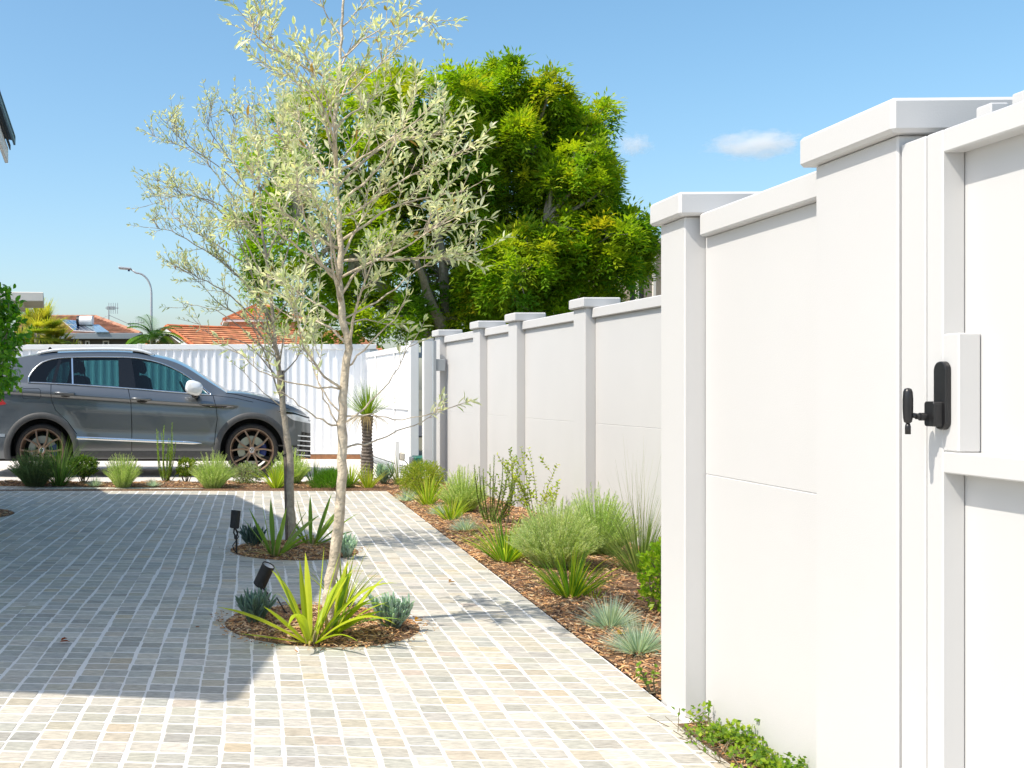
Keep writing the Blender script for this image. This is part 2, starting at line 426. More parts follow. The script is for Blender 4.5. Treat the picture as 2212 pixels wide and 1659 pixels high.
# ------------------------------------------------------------------ near wall, gate
NA = 0.0362
W0 = thing("boundary_wall", "near white panel wall on the right with two capped posts beside the gate", "wall", (1.66*cos(NA) + 3.357*sin(NA), 3.357*cos(NA) - 1.66*sin(NA), 0), -NA)
def nl(L, t): return (L - 1.66, t - 3.3)            # wall frame -> part frame
def wbox(m, L0, L1, t0, t1, z0, z1, b=0.004, f=nl):
    a = f(L0, t0); c = f(L1, t1); m.box(a[0], c[0], a[1], c[1], z0, z1, b)
def wall_post(par, f, L0, L1, t0, t1, ztop, capz, name="post"):
    m = MB(); wbox(m, L0, L1, t0, t1, -0.03, ztop, 0.004, f); p = m.build(name, M_WALL, par)
    m = MB(); wbox(m, L0-0.03, L1+0.03, t0-0.03, t1+0.03, ztop+0.001, capz, 0.009, f); m.build("post_cap", M_WALL, p)
def wall_panel(par, f, L, th, t0, t1, joint, ztop, c0, c1):
    m = MB(); wbox(m, L, L+th, t0, t1, -0.03, joint - 0.0006, 0.0022, f); wbox(m, L, L+th, t0, t1, joint + 0.0006, ztop - 0.079, 0.0022, f)
    wbox(m, L+0.0022, L+th-0.0022, t0, t1, joint-0.01, joint+0.01, 0, f)
    p = m.build("panel", M_WALL, par)
    m = MB(); wbox(m, L-0.03, L+th+0.03, c0, c1, ztop-0.078, ztop, 0.006, f); m.build("capping", M_WALL, p)
wall_post(W0, nl, 1.56, 1.80, 3.77, 3.98, 1.738, 1.82)
wall_post(W0, nl, 1.56, 1.80, 2.56, 2.92, 1.738, 1.82)
wall_panel(W0, nl, 1.63, 0.075, 2.925, 3.765, 0.847, 1.743, 2.925, 3.745)
m = MB(); wbox(m, 1.805, 3.20, 3.84, 3.915, -0.03, 1.66, 0.003); p = m.build("panel", M_WALL, W0)
m = MB(); wbox(m, 1.805, 3.20, 3.81, 3.945, 1.662, 1.74, 0.006); m.build("capping", M_WALL, p)
wall_post(W0, nl, 1.56, 1.80, 1.22, 1.50, 1.738, 1.82)
wall_panel(W0, nl, 1.63, 0.075, -1.5, 1.215, 0.847, 1.743, -1.5, 1.215)

GT = thing("garden_gate", "white framed gate with recessed panels and a black lever lock, at right edge", "gate", (1.5846*cos(NA) + 2.013*sin(NA), -1.5846*sin(NA) + 2.013*cos(NA), 0.0251), -NA); GT.scale = (0.978, 0.978, 0.978)
def gl(L, t): return (L - 1.62, t - 2.0)
m = MB(); wbox(m, 1.60, 1.66, 2.521, 2.612, -0.03, 1.727, 0.003, gl); m.build("jamb", M_GATE, GT)
m = MB()
wbox(m, 1.60, 1.65, 2.459, 2.516, 0.06, 1.727, 0.003, gl)
wbox(m, 1.60, 1.65, 1.53, 1.587, 0.06, 1.727, 0.003, gl)
for z0, z1 in ((1.674, 1.727), (0.951, 1.0), (0.06, 0.125)): wbox(m, 1.6006, 1.6494, 1.588, 2.4585, z0, z1, 0.003, gl)
m.build("frame", M_GATE, GT)
m = MB(); wbox(m, 1.6006, 1.6494, 2.406, 2.4585, 1.0005, 1.265, 0.003, gl); m.build("lock_box", M_GATE, GT)
m = MB(); wbox(m, 1.6505, 1.6605, 1.535, 2.51, 0.07, 1.72, 0, gl); m.build("infill_panel", M_GATE, GT)
m = MB()
for t in (2.475, 2.36, 2.245, 2.13, 2.015): wbox(m, 1.70, 1.74, t-0.025, t+0.025, 0.07, 1.785, 0.003, gl)
wbox(m, 1.661, 1.6985, 1.54, 2.50, 1.62, 1.66, 0.002, gl); wbox(m, 1.661, 1.6985, 1.54, 2.50, 0.2, 0.24, 0.002, gl)
m.build("batten", M_GATE, GT)
# lock: rounded back plate, body, lever
def rounded_plate(m, L0, L1, t0, t1, z0, z1, r, f=gl, n=6):
    pts = []
    for cx, cz, a0 in ((t1-r, z1-r, 0), (t0+r, z1-r, pi/2), (t0+r, z0+r, pi), (t1-r, z0+r, 3*pi/2)):
        for k in range(n+1): a = a0 + pi/2*k/n; pts.append((cx + r*cos(a), cz + r*sin(a)))
    ct, cz = (t0+t1)/2, (z0+z1)/2
    rings = []
    for L, s in ((L1, 1.0), (L0+0.004, 1.0), (L0+0.001, 0.95), (L0, 0.86)):
        rings.append([m.vert((*f(L, ct + (a-ct)*s if s == 1 else ct + (a-ct)*(1-(1-s)*0.6)), cz + (b-cz)*(1-(1-s)*0.25))) for a, b in pts])
    N = len(pts)
    for a, b in zip(rings, rings[1:]):
        for k in range(N): m.face(a[k], a[(k+1) % N], b[(k+1) % N], b[k])
    m.face(*rings[-1]); m.face(*rings[0][::-1])
m = MB(); rounded_plate(m, 1.588, 1.5995, 2.430, 2.473, 1.049, 1.203, 0.019); LK = m.build("lock", M_BLACK, GT)
m = MB(); rounded_plate(m, 1.568, 1.5875, 2.438, 2.474, 1.056, 1.113, 0.007)
M1 = Matrix.Translation((*gl(1.563, 2.462), 1.078)) @ Matrix.Rotation(-pi/2, 4, 'Y'); m.lathe([(0.009, 0), (0.009, 0.012), (0.006, 0.013), (0.006, 0.02)], 16, M1)
m.build("lock_body", M_BLACK, LK)
m = MB()
a = gl(1.545, 2.470)
m.tube([(*gl(1.556, 2.465), 1.078), (*gl(1.535, 2.470), 1.082)], 0.006, 10)
m.tube([(*gl(1.53, 2.470), z) for z in (1.062, 1.066, 1.075, 1.095, 1.118, 1.134, 1.141, 1.143)], [0.003, 0.008, 0.0095, 0.0105, 0.0105, 0.0095, 0.007, 0.002], 14)
m.tube([(*gl(1.53, 2.470), z) for z in (1.062, 1.055, 1.038)], [0.0045, 0.006, 0.006], 10)
m.build("lever", M_BLACK, LK, smooth=True)

# ------------------------------------------------------------------ far wall
FA = 0.0234
W1 = thing("boundary_wall", "long white panel wall behind the right garden bed with stepped row of capped posts", "wall", (3.36*cos(FA) - 8.423*sin(FA), 3.36*sin(FA) + 8.423*cos(FA), 0), FA)
def fl(L, t): return (L - 3.36, t - 8.5)
PT = [5.14, 6.82, 8.50, 10.18, 11.39, 13.07]
for t in PT: wall_post(W1, fl, 3.25, 3.49, t, t+0.245, 1.777, 1.857)
for a, b in zip([3.6] + [t + 0.25 for t in PT], [t - 0.004 for t in PT]):
    wall_panel(W1, fl, 3.33, 0.075, a, b, 0.873, 1.775, a, b)

# ------------------------------------------------------------------ sliding gate with its posts, motor, sensor
SG = thing("sliding_gate", "white sheet sliding driveway gate standing past the end of the long wall", "gate", (3.24*cos(FA) - 16.3*sin(FA), 3.24*sin(FA) + 16.3*cos(FA), 0), FA)
def sl(L, t): return (L - 3.24, t - 16.3)
m = MB(); t = 14.35
while t < 18.2:
    wbox(m, 3.262, 3.274, t, t+0.118, 0.12, 1.66, 0.002, sl); t += 0.125
m.build("sheet", M_FENCE, SG)
m = MB()
for z0, z1 in ((1.66, 1.74), (0.86, 0.91), (0.08, 0.14)): wbox(m, 3.238, 3.26, 14.3, 18.3, z0, z1, 0.003, sl)
for t in (14.3, 15.6, 17.0, 18.24): wbox(m, 3.239, 3.259, t, t+0.06, 0.14, 1.66, 0.003, sl)
m.build("frame", M_WHITE, SG)
m = MB(); t = 14.2
while t < 18.4: wbox(m, 3.15, 3.185, t, t+0.03, 0.03, 0.055, 0, sl); t += 0.085
wbox(m, 3.15, 3.195, 14.2, 18.4, 0.055, 0.085, 0.002, sl); m.build("rack", M_GREYPOST, SG)
for u, Y, w, d, lab in ((893.5, 14.2, 0.11, 0.12, "white square gate post with a bracket, nearest the sliding gate"), (924, 13.62, 0.12, 0.10, "white square post between the grey edged post and the sliding gate")):
    X = (u - 420) / F_PX * Y
    g = thing("gate_post", lab, "post", (X, Y, 0)); m = MB(); m.box(-w/2, w/2, -d/2, d/2, -0.03, 1.76, 0.004); m.build("post", M_WHITE, g)
    m = MB(); m.box(-w/2-0.004, w/2+0.004, -d/2-0.004, d/2+0.004, 1.761, 1.772, 0.002); m.build("cap", M_WHITE, g)
    if w < 0.115:
        m = MB(); m.box(w/2+0.001, w/2+0.10, -0.03, 0.03, 1.55, 1.62, 0.004); m.tube([(w/2+0.06, 0, 1.62), (w/2+0.06, 0, 1.70)], 0.02, 10); m.build("guide_bracket", M_GREYPOST, g)
X = (937 - 420) / F_PX * 13.0
g = thing("gate_post", "slim grey edged gate channel standing against the last wall post", "post", (X, 12.98, 0))
m = MB(); m.box(-0.016, 0.02, -0.03, 0.05, -0.02, 1.72, 0.002); m.build("channel", M_GREYPOST, g)
m = MB(); m.box(0.021, 0.13, -0.02, 0.03, 1.36, 1.50, 0.003); m.build("catch_bracket", M_GREYPOST, g)
X = (904 - 420) / F_PX * 13.75
g = thing("gate_motor", "small green gate motor box on the ground beside the wall end", "gate motor", (X, 13.75, 0))
MG = mat("green_plastic", (0.02, 0.17, 0.12), 0.4, 0.1, 10)
m = MB(); m.box(-0.075, 0.075, -0.11, 0.11, 0.03, 0.30, 0.02); m.build("cover", MG, g)
m = MB(); m.box(-0.10, 0.10, -0.13, 0.13, -0.01, 0.03, 0.004); m.build("base_plate", M_GREYPOST, g)
m = MB(); m.box(-0.103, -0.0755, -0.09, 0.09, 0.05, 0.285, 0.006); m.build("side_panel", M_GREYPOST, g)
X = (857.5 - 420) / F_PX * 14.4
g = thing("sensor_post", "short white post with a small beige sensor box and cable", "post", (X, 14.4, 0))
m = MB(); m.box(-0.027, 0.027, -0.027, 0.027, -0.02, 0.455, 0.003); m.build("post", M_WHITE, g)
m = MB(); m.box(0.028, 0.105, -0.03, 0.03, 0.195, 0.305, 0.02); m.build("sensor", mat("beige_plastic", (0.55, 0.5, 0.42), 0.5), g)
m = MB(); m.tube([(0.09, -0.01, 0.20), (0.13, -0.01, 0.17), (0.155, -0.01, 0.10), (0.16, -0.01, 0.0)], 0.007, 6); m.build("cable", M_BLACKMATT, g)

# ------------------------------------------------------------------ fence behind the car
A = Vector((-6.2, 18.25, 0)); B = Vector((3.0, 17.95, 0)); dv = (B - A); LEN = dv.length; az = atan2(dv.y, dv.x)
FN = thing("metal_fence", "white ribbed sheet metal fence behind the parked car", "fence", A, az)
m = MB(); x = 0.0; P0 = []; 
while x < LEN:
    P0 += [(x, 0.0), (x + 0.085, 0.0), (x + 0.098, -0.022), (x + 0.121, -0.022)]; x += 0.134
m.grid([[(a, b, 0.10) for a, b in P0], [(a, b, 1.80) for a, b in P0]]); m.build("ribbed_sheet", M_FENCE, FN)
m = MB(); m.box(0, LEN, -0.035, 0.03, 1.80, 1.885, 0.006); m.build("top_rail", M_WHITE, FN)
m = MB(); m.box(0, LEN, -0.035, 0.03, 0.07, 0.10, 0.004); m.build("bottom_rail", M_WHITE, FN)
for k in range(5):
    x = 0.55 + k * 2.37
    if x < LEN: m = MB(); m.box(x-0.03, x+0.03, -0.040, 0.035, 0.0, 1.895, 0.004); m.build("post", M_WHITE, FN)
m = MB(); m.box(0, LEN, -0.03, 0.02, -0.05, 0.065, 0.004); m.build("plinth", mat("timber_sleeper", (0.30, 0.145, 0.07), 0.85, 0.25, 14, 0.3, 60), FN)

# ------------------------------------------------------------------ the car
def clx(x): return 0.0021964 * x - 1.9096
def cz(y): return 3.083 - 0.0021964 * y
def cpts(l): return [(clx(a), cz(b)) for a, b in l]
def car_paint():
    m, N, K, b = new_mat("grey_car_paint")
    b.inputs["Base Color"].default_value = (0.15, 0.162, 0.172, 1); b.inputs["Metallic"].default_value = 0.75
    b.inputs["Roughness"].default_value = 0.38; b.inputs["Coat Weight"].default_value = 1.0; b.inputs["Coat Roughness"].default_value = 0.02
    n = N.new("ShaderNodeTexNoise"); n.inputs["Scale"].default_value = 900
    tc = N.new("ShaderNodeTexCoord"); K.new(tc.outputs["Object"], n.inputs["Vector"])
    r = N.new("ShaderNodeMapRange"); r.inputs["To Min"].default_value = 0.26; r.inputs["To Max"].default_value = 0.40
    K.new(n.outputs["Fac"], r.inputs["Value"]); K.new(r.outputs[0], b.inputs["Roughness"])
    return m
M_PAINT = car_paint()
M_CLAD = mat("dark_cladding", (0.06, 0.062, 0.064), 0.6, 0.1, 30, 0.05, 400)
M_CHROME = mat("chrome", (0.75, 0.76, 0.77), 0.12, 0.02, 3, metal=1.0)
M_GLOSSBLK = mat("gloss_black_trim", (0.008, 0.008, 0.009), 0.12, 0.1, 3)
M_GLASS = mat_glass("tinted_glass", (0.20, 0.40, 0.42))
M_GLASSD = mat_glass("privacy_glass", (0.08, 0.18, 0.20))
M_RUBBER = mat("tyre_rubber", (0.028, 0.024, 0.022), 0.8, 0.2, 40, 0.2, 200)
M_RIM = mat("bronze_rim", (0.34, 0.235, 0.175), 0.36, 0.06, 6, metal=0.75)
M_DISC = mat("brake_disc", (0.45, 0.45, 0.40), 0.35, 0.08, 20, metal=0.8)
M_BLUE = mat("blue_caliper", (0.012, 0.03, 0.17), 0.35, 0.05, 6)
M_LAMP = mat("clear_lamp", (0.72, 0.73, 0.74), 0.15, 0.2, 14, metal=0.2, coat=1)
M_RED = mat("red_lamp", (0.35, 0.01, 0.01), 0.15, 0.1, 10, coat=1)
M_INT = mat("dark_interior", (0.02, 0.02, 0.022), 0.8, 0.2, 10)
M_SILVER = mat("silver_rail", (0.80, 0.81, 0.82), 0.35, 0.03, 5, metal=0.3)

CAR = thing("parked_car", "dark grey suv parked side on beside the white fence, with bronze spoked wheels", "car", (317/166 - 420/166, 15.07, 0))
ROOF = cpts([(-150, 960), (-120, 850), (-60, 765), (0, 722), (100, 697), (200, 680), (300, 667), (500, 660), (640, 659), (780, 664), (900, 686), (1010, 713), (1100, 752), (1200, 815), (1300, 878), (1345, 906)])
WTOP = cpts([(165, 812), (172, 795), (200, 758), (245, 721), (330, 698), (500, 690), (640, 690), (760, 692), (860, 704), (960, 730), (1060, 775), (1150, 833), (1255, 917)])
BELT = cpts([(-150, 838), (165, 846), (300, 851), (700, 876), (1060, 905), (1255, 918)])
HOOD = cpts([(1345, 906), (1450, 910), (1600, 940), (1700, 972), (1790, 1012), (1835, 1045), (1855, 1075)])
CREASE = cpts([(-150, 885), (60, 900), (640, 938), (1170, 972), (1400, 985), (1700, 1020), (1855, 1090)])
FA_X, RA_X, ARCH_Z, ARCH_R = clx(1493), clx(245), 0.345, 0.425
XF, XR = clx(1856), clx(-155)
def taper(x):
    p = 1.0
    if x > 1.35: p -= 0.36 * ((x - 1.35) / (XF - 1.35)) ** 2.4
    if x < -1.75: p -= 0.17 * ((-1.75 - x) / (-1.75 - XR)) ** 2.2
    return p
def sill(x):
    z = 0.235
    if x > 1.75: z = 0.235 + 0.02 * (x - 1.75) / 0.4
    for ax in (FA_X, RA_X):
        d = abs(x - ax)
        if d < ARCH_R: z = max(z, ARCH_Z + sqrt(ARCH_R**2 - d*d))
    return z
def beltz(x): return smooth(HOOD, x) if x > HOOD[0][0] else smooth(BELT + [HOOD[0]], x)
ROWS = [(0.0, 0.865), (0.16, 0.895), (0.30, 0.908), (0.44, 0.892), (0.58, 0.898), (0.80, 0.906), (0.93, 0.893), (0.985, 0.896), (1.0, 0.930), (1.08, 0.929), (1.5, 0.906), (2.0, 0.868)]
def side_y(x, z):
    zc = smooth(CREASE, x); zb = beltz(x)
    if z <= zc: q = (z - 0.235) / (zc - 0.235)
    else: q = 1 + (z - zc) / max(zb - zc, 0.02)
    q = max(0, min(2, q))
    y = interp(ROWS, q)
    if x > 0.95: y = lerp(y, interp([(0, .865), (.3, .90), (1, .915), (1.5, .905), (2, .86)], q), min(1, (x - 0.95) / 0.25))   # crease fades over the front wing
    for ax in (FA_X, RA_X):
        d = sqrt((x-ax)**2 + (z-ARCH_Z)**2)
        if d < 0.60: y += 0.022 * (1 - max(0, d - 0.45) / 0.15) if d > 0.45 else 0.022
    return y * taper(x)
def gh_y(x, z):                     # greenhouse half width
    zb = beltz(x)
    return (0.866 - 0.40 * max(0, z - zb)) * taper(x)
def patch(m, s, xs, zlo, zhi, yf, n, off=0.0):
    P = []
    for x in xs:
        a, b = zlo(x), zhi(x)
        P.append([(x, s * (yf(x, lerp(a, b, k/n)) + off), lerp(a, b, k/n)) for k in range(n + 1)])
    m.grid(P)
def frange(a, b, n): return [a + (b - a) * k / n for k in range(n + 1)]
XS = sorted(set([round(x, 4) for x in frange(XR, XF, 150)] + [round(FA_X + ARCH_R*cos(pi*k/16), 4) for k in range(17)] + [round(RA_X + ARCH_R*cos(pi*k/16), 4) for k in range(17)]))
body = MB()
for s in (-1, 1):
    P = []
    for x in XS:
        lo = sill(x); zc = smooth(CREASE, x); zb = max(beltz(x), zc + 0.015)
        zs = [0.235 + q * (zc - 0.235) for q in (0, .08, .16, .23, .30, .37, .44, .51, .58, .66, .74, .80, .87, .93, .985, 1.0)] + [zc + (zb - zc) * t for t in (.1, .3, .5, .75, 1)]
        P.append([(x, s * side_y(x, max(z, lo)), max(z, lo)) for z in zs])
    body.grid(P)
    # rear quarter, cant rail, windscreen pillar
    x0 = WTOP[0][0]
    patch(body, s, frange(XR + 0.04, x0, 24), beltz, lambda x: smooth(ROOF, x), gh_y, 8)
    patch(body, s, frange(x0, clx(1255), 70), lambda x: max(smooth(WTOP, x), beltz(x)), lambda x: smooth(ROOF, x), gh_y, 3)
    patch(body, s, frange(clx(1255), clx(1345), 6), beltz, lambda x: smooth(ROOF, x), gh_y, 2)
# bonnet, roof, tail
def across(m, xs, zf, yf, crown, n=12, xbow=0.0):
    P = []
    for x in xs:
        w = yf(x); z = zf(x)
        P.append([(x + xbow * (1 - (k/n*2-1)**2), (k/n*2-1) * w, z + crown * (1 - abs(k/n*2-1)**2.5)) for k in range(n + 1)])
    m.grid(P)
across(body, frange(clx(1345), XF, 24), lambda x: max(smooth(HOOD, x), smooth(CREASE, x) + 0.015), lambda x: side_y(x, max(smooth(HOOD, x), smooth(CREASE, x) + 0.015)), 0.05, 14)
across(body, frange(clx(-60), clx(905), 40), lambda x: smooth(ROOF, x), lambda x: gh_y(x, smooth(ROOF, x)), 0.045, 14)
across(body, frange(XR + 0.04, clx(-60), 10), lambda x: smooth(ROOF, x), lambda x: gh_y(x, smooth(ROOF, x)), 0.03, 12)
nose = []
for z in frange(0.25, max(smooth(HOOD, XF), smooth(CREASE, XF) + 0.015), 10): w = side_y(XF, z); nose.append([(XF + 0.05 * (1 - (k/10*2-1)**2), (k/10*2-1)*w, z) for k in range(11)])
body.grid(nose)
tail = []
for z in frange(0.25, beltz(XR), 10): w = side_y(XR, z); tail.append([(XR - 0.04 * (1 - (k/10*2-1)**2), (k/10*2-1)*w, z) for k in range(11)])
body.grid(tail)
BODY = body.build("body", M_PAINT, CAR, smooth=True)
for p in BODY.data.polygons: pass
und = MB(); und.box(XR + 0.15, XF - 0.15, -0.80, 0.80, 0.20, 0.26); und.build("underbody", M_BLACKMATT, CAR)
cab = MB(); cab.box(clx(-60), clx(1500), -0.80, 0.80, 0.80, 0.84); cab.build("cabin_floor", M_INT, CAR)
def seat(x, y, rear=False):
    m = MB(); M = Matrix.Translation((x, y, 0.84)) @ Matrix.Rotation(-0.22, 4, 'Y')
    m.box(-0.07, 0.07, -0.25, 0.25, 0, 0.50, 0.05, M); m.box(-0.05, 0.05, -0.13, 0.13, 0.53, 0.72, 0.04, M); m.build("seat", M_INT, CAR)
for x, y in ((0.02, -0.37), (0.02, 0.37), (-0.86, -0.42), (-0.86, 0.42)): seat(x, y)
m = MB(); m.box(0.55, 0.95, -0.75, 0.75, 0.84, 1.07, 0.05); m.build("dashboard", M_INT, CAR)
m = MB(); M1 = Matrix.Translation((0.50, 0.36, 1.08)) @ Matrix.Rotation(1.1, 4, 'Y'); m.lathe([(0.185 + 0.015*cos(2*pi*k/8), 0.015*sin(2*pi*k/8)) for k in range(8)], 24, M1, True); m.build("steering_wheel", M_INT, CAR)
# windscreen and rear glass
ws = MB(); across(ws, frange(clx(905), clx(1345), 14), lambda x: smooth(ROOF, x), lambda x: gh_y(x, smooth(ROOF, x)) - 0.005, 0.045, 14, 0.03); ws.build("windscreen", M_GLASS, CAR, smooth=True)
for s in (-1, 1):
    DOORS = []
    # each pane: x range along the belt; sloping pillars follow the panes' edges
    def pane(name, edges, m_, off=-0.006):
        (xa0, xa1), (xb0, xb1) = edges                # lower/upper x of the rear and the front edge
        P = []
        for i in range(17):
            col = []
            for k in range(9):
                q = k / 8; xl = lerp(xa0, xb0, i/16); xu = lerp(xa1, xb1, i/16); x = lerp(xl, xu, q)
                zt = max(smooth(WTOP, xu), beltz(xu) + 0.002); zb = beltz(xl); z = lerp(zb, zt, q)
                col.append((x, s * (gh_y(x, z) + off), z))
            P.append(col)
        mm = MB(); mm.grid(P); return mm.build(name, m_, CAR, smooth=True)
    pane("side_window", ((clx(168), clx(180)), (clx(300), clx(338))), M_GLASSD)
    pane("side_window", ((clx(322), clx(358)), (clx(424), clx(412))), M_GLASSD)
    pane("side_window", ((clx(433), clx(421)), (clx(704), clx(694))), M_GLASS)
    pane("side_window", ((clx(805), clx(772)), (clx(1235), clx(1130))), M_GLASS)
    pane("window_pillar", ((clx(300), clx(338)), (clx(322), clx(358))), M_GLOSSBLK, -0.002)
    pane("window_pillar", ((clx(424), clx(412)), (clx(433), clx(421))), M_CHROME, -0.002)
    pane("window_pillar", ((clx(704), clx(694)), (clx(805), clx(772))), M_GLOSSBLK, -0.002)
    xs = frange(WTOP[0][0], WTOP[-1][0], 60)
    top = [(x, s * (gh_y(x, max(smooth(WTOP, x), beltz(x))) + 0.004), max(smooth(WTOP, x), beltz(x))) for x in xs]
    bot = [(x, s * (gh_y(x, beltz(x)) + 0.006), beltz(x) + 0.004) for x in reversed(xs)]
    mm = MB(); mm.tube(top + bot[1:] + [top[0]], 0.0095, 6, False); mm.build("window_trim", M_CHROME, CAR, smooth=True)
    # door seams (dark grooves), lower trim strip, cladding
    def seam(pts, r=0.0045, name="door_seam", m_=M_GLOSSBLK, off=0.0, n=20):
        P = []
        L = cpts(pts)
        for i in range(n*(len(L)-1) + 1):
            a = L[min(i // n, len(L)-2)]; b = L[min(i // n, len(L)-2) + 1]; t = (i - (min(i//n, len(L)-2))*n) / n
            x, z = lerp(a[0], b[0], t), lerp(a[1], b[1], t)
            y = side_y(x, z) if z <= beltz(x) else gh_y(x, z)
            P.append((x, s * (y + off), z))
        mm = MB(); mm.tube(P, r, 5); return mm.build(name, m_, CAR)
    seam([(758, 880), (775, 960), (780, 1100), (780, 1262)])
    seam([(1262, 920), (1282, 1000), (1287, 1060), (1278, 1130), (1268, 1215)])
    seam([(300, 855), (303, 950), (330, 1010), (400, 1075), (455, 1150)])
    seam([(1340, 906), (1400, 915), (1500, 938), (1620, 968), (1720, 1004)], 0.005)
    seam([(1255, 920), (1300, 925), (1385, 935), (1500, 960)], 0.003)
    seam([(136, 880), (228, 880), (240, 892), (240, 930), (228, 941), (142, 941), (130, 930), (130, 890), (136, 880)], 0.003, "fuel_flap", n=6)
    P = []
    for i in range(41):
        x = lerp(clx(455), clx(1195), i/40); z = lerp(cz(1172), cz(1204), i/40); h = 0.019 if i < 38 else 0.019 * (40.5 - i) / 3
        P.append([(x, s * (side_y(x, z) + 0.004), z - h), (x, s * (side_y(x, z) + 0.013), z - h*0.6), (x, s * (side_y(x, z) + 0.014), z + h*0.5), (x, s * (side_y(x, z) + 0.004), z + h)])
    mm = MB(); mm.grid(P); mm.build("side_strip", M_CHROME, CAR, smooth=True)
    mm = MB(); xs = frange(RA_X + ARCH_R + 0.03, FA_X - ARCH_R - 0.03, 40)
    mm.grid([[(x, s * (side_y(x, z) + 0.006 - (0.05 if z < 0.25 else 0)), z) for z in (0.225, 0.25, 0.28, 0.315, 0.335)] for x in xs]); mm.build("sill_cladding", M_CLAD, CAR, smooth=True)
    for ax in (FA_X, RA_X):          # arch cladding and the dark well behind the wheel
        P = []
        for k in range(41):
            a = lerp(-0.30, pi + 0.30, k/40); row = []
            for r_, o_ in ((ARCH_R - 0.012, -0.05), (ARCH_R - 0.010, 0.004), (ARCH_R + 0.0, 0.013), (ARCH_R + 0.06, 0.012), (ARCH_R + 0.070, 0.001)):
                x = ax + r_ * cos(a); z = max(ARCH_Z + r_ * sin(a), 0.225); yy = side_y(min(max(x, XR), XF), z)
                row.append((x, s * (yy + o_), z))
            P.append(row)
        mm = MB(); mm.grid(P); mm.build("arch_cladding", M_CLAD, CAR, smooth=True)
        mm = MB(); P = []
        for k in range(25):
            a = lerp(-0.25, pi + 0.25, k/24); P.append([(ax + ARCH_R*cos(a), s*0.86, ARCH_Z + ARCH_R*sin(a)), (ax + ARCH_R*cos(a), s*0.56, ARCH_Z + ARCH_R*sin(a))])
        mm.grid(P); i = mm.vert((ax, s*0.56, ARCH_Z))
        ids = [2*k + 1 for k in range(25)]
        for a, b in zip(ids, ids[1:]): mm.face(i, a, b)
        mm.build("wheel_well", M_BLACKMATT, CAR)
    # handles
    for hx, hy in ((385, 908), (838, 942)):
        mm = MB(); x, z = clx(hx), cz(hy); y = side_y(x, z)
        P = [(x - 0.125, s*(y - 0.005), z + 0.008), (x - 0.115, s*(y + 0.03), z + 0.008), (x - 0.05, s*(y + 0.042), z + 0.004), (x + 0.05, s*(y + 0.042), z), (x + 0.115, s*(y + 0.03), z - 0.002), (x + 0.125, s*(y - 0.005), z - 0.002)]
        mm.tube(P, [0.012, 0.014, 0.016, 0.016, 0.014, 0.012], 8); h = mm.build("door_handle", M_PAINT, CAR, smooth=True)
        mm = MB(); M1 = Matrix.Translation((x + 0.01, s * (y - 0.012), z - 0.022)) @ Matrix.Diagonal((0.075, 0.018, 0.032, 1))
        mm.lathe([(cos(a), sin(a)) for a in frange(-pi/2, pi/2, 8)], 16, M1); mm.build("handle_cup", M_GLOSSBLK, h, smooth=True)
    # mirror
    sup = lambda q: (abs(q)**0.7) * (1 if q > 0 else -1)
    x, z = clx(1150), cz(880)
    mm = MB(); y0 = 0.90
    rows = []
    for t, sx, sz_, yy, dx, dz in ((0, .03, .03, y0 + .06, .03, 0), (.1, .09, .075, y0 + .07, .015, .005), (.4, .108, .092, y0 + .13, .0, .006), (.75, .108, .090, y0 + .22, -.002, .008), (.9, .098, .080, y0 + .255, -.004, .008), (.97, .07, .055, y0 + .272, -.005, .008), (1, .001, .001, y0 + .280, -.005, .008)):
        rows.append([(x + dx + sx*sup(cos(2*pi*k/18)) + 0.25*sz_*sup(sin(2*pi*k/18)), s*yy, z + dz + sz_*sup(sin(2*pi*k/18)) - 0.30*sx*sup(cos(2*pi*k/18))) for k in range(19)])
    mm.grid(rows); mi_ = mm.build("wing_mirror", mat("bright_mirror_cap", (0.78, 0.79, 0.80), 0.3, 0.03, 4, metal=0.15, coat=1), CAR, smooth=True)
    mm = MB(); mm.tube([(x + 0.05, s*0.86, z - 0.115), (x + 0.03, s*0.93, z - 0.10), (x + 0.01, s*1.02, z - 0.075)], [0.03, 0.035, 0.05], 10); mm.build("mirror_arm", M_GLOSSBLK, mi_, smooth=True)
    # roof rail
    L = cpts([(205, 672), (260, 660), (320, 652), (420, 648), (600, 645), (760, 648), (840, 658), (905, 680)])
    P = [(x, s * (gh_y(x, smooth(ROOF, x)) + 0.0), z + 0.006) for x, z in ((x, smooth(L, x)) for x in frange(L[0][0], L[-1][0], 40))]
    mm = MB(); mm.tube(P, [0.008] + [0.020]*39 + [0.008], 8); rl = mm.build("roof_rail", M_SILVER, CAR, smooth=True)
    for a, b in ((225, 330), (780, 885)):
        mm = MB(); mm.grid([[(x, s*(gh_y(x, smooth(ROOF, x)) + 0.002), smooth(ROOF, x)), (x, s*(gh_y(x, smooth(ROOF, x)) + 0.006), smooth(L, x))] for x in frange(clx(a), clx(b), 10)]); mm.build("rail_foot", M_GLOSSBLK, rl)
    # side badge fin
    mm = MB(); fin = cpts([(1165, 968), (1210, 978), (1350, 984), (1325, 996), (1240, 992), (1190, 980)])
    mm.poly([(x, s*(side_y(x, z) + 0.007), z) for x, z in fin]); bf = mm.build("side_badge", M_GLOSSBLK, CAR)
    mm = MB(); fin = cpts([(1238, 980), (1344, 986), (1322, 993), (1246, 988)])
    mm.poly([(x, s*(side_y(x, z) + 0.010), z) for x, z in fin]); mm.build("badge_inlay", M_CHROME, bf)
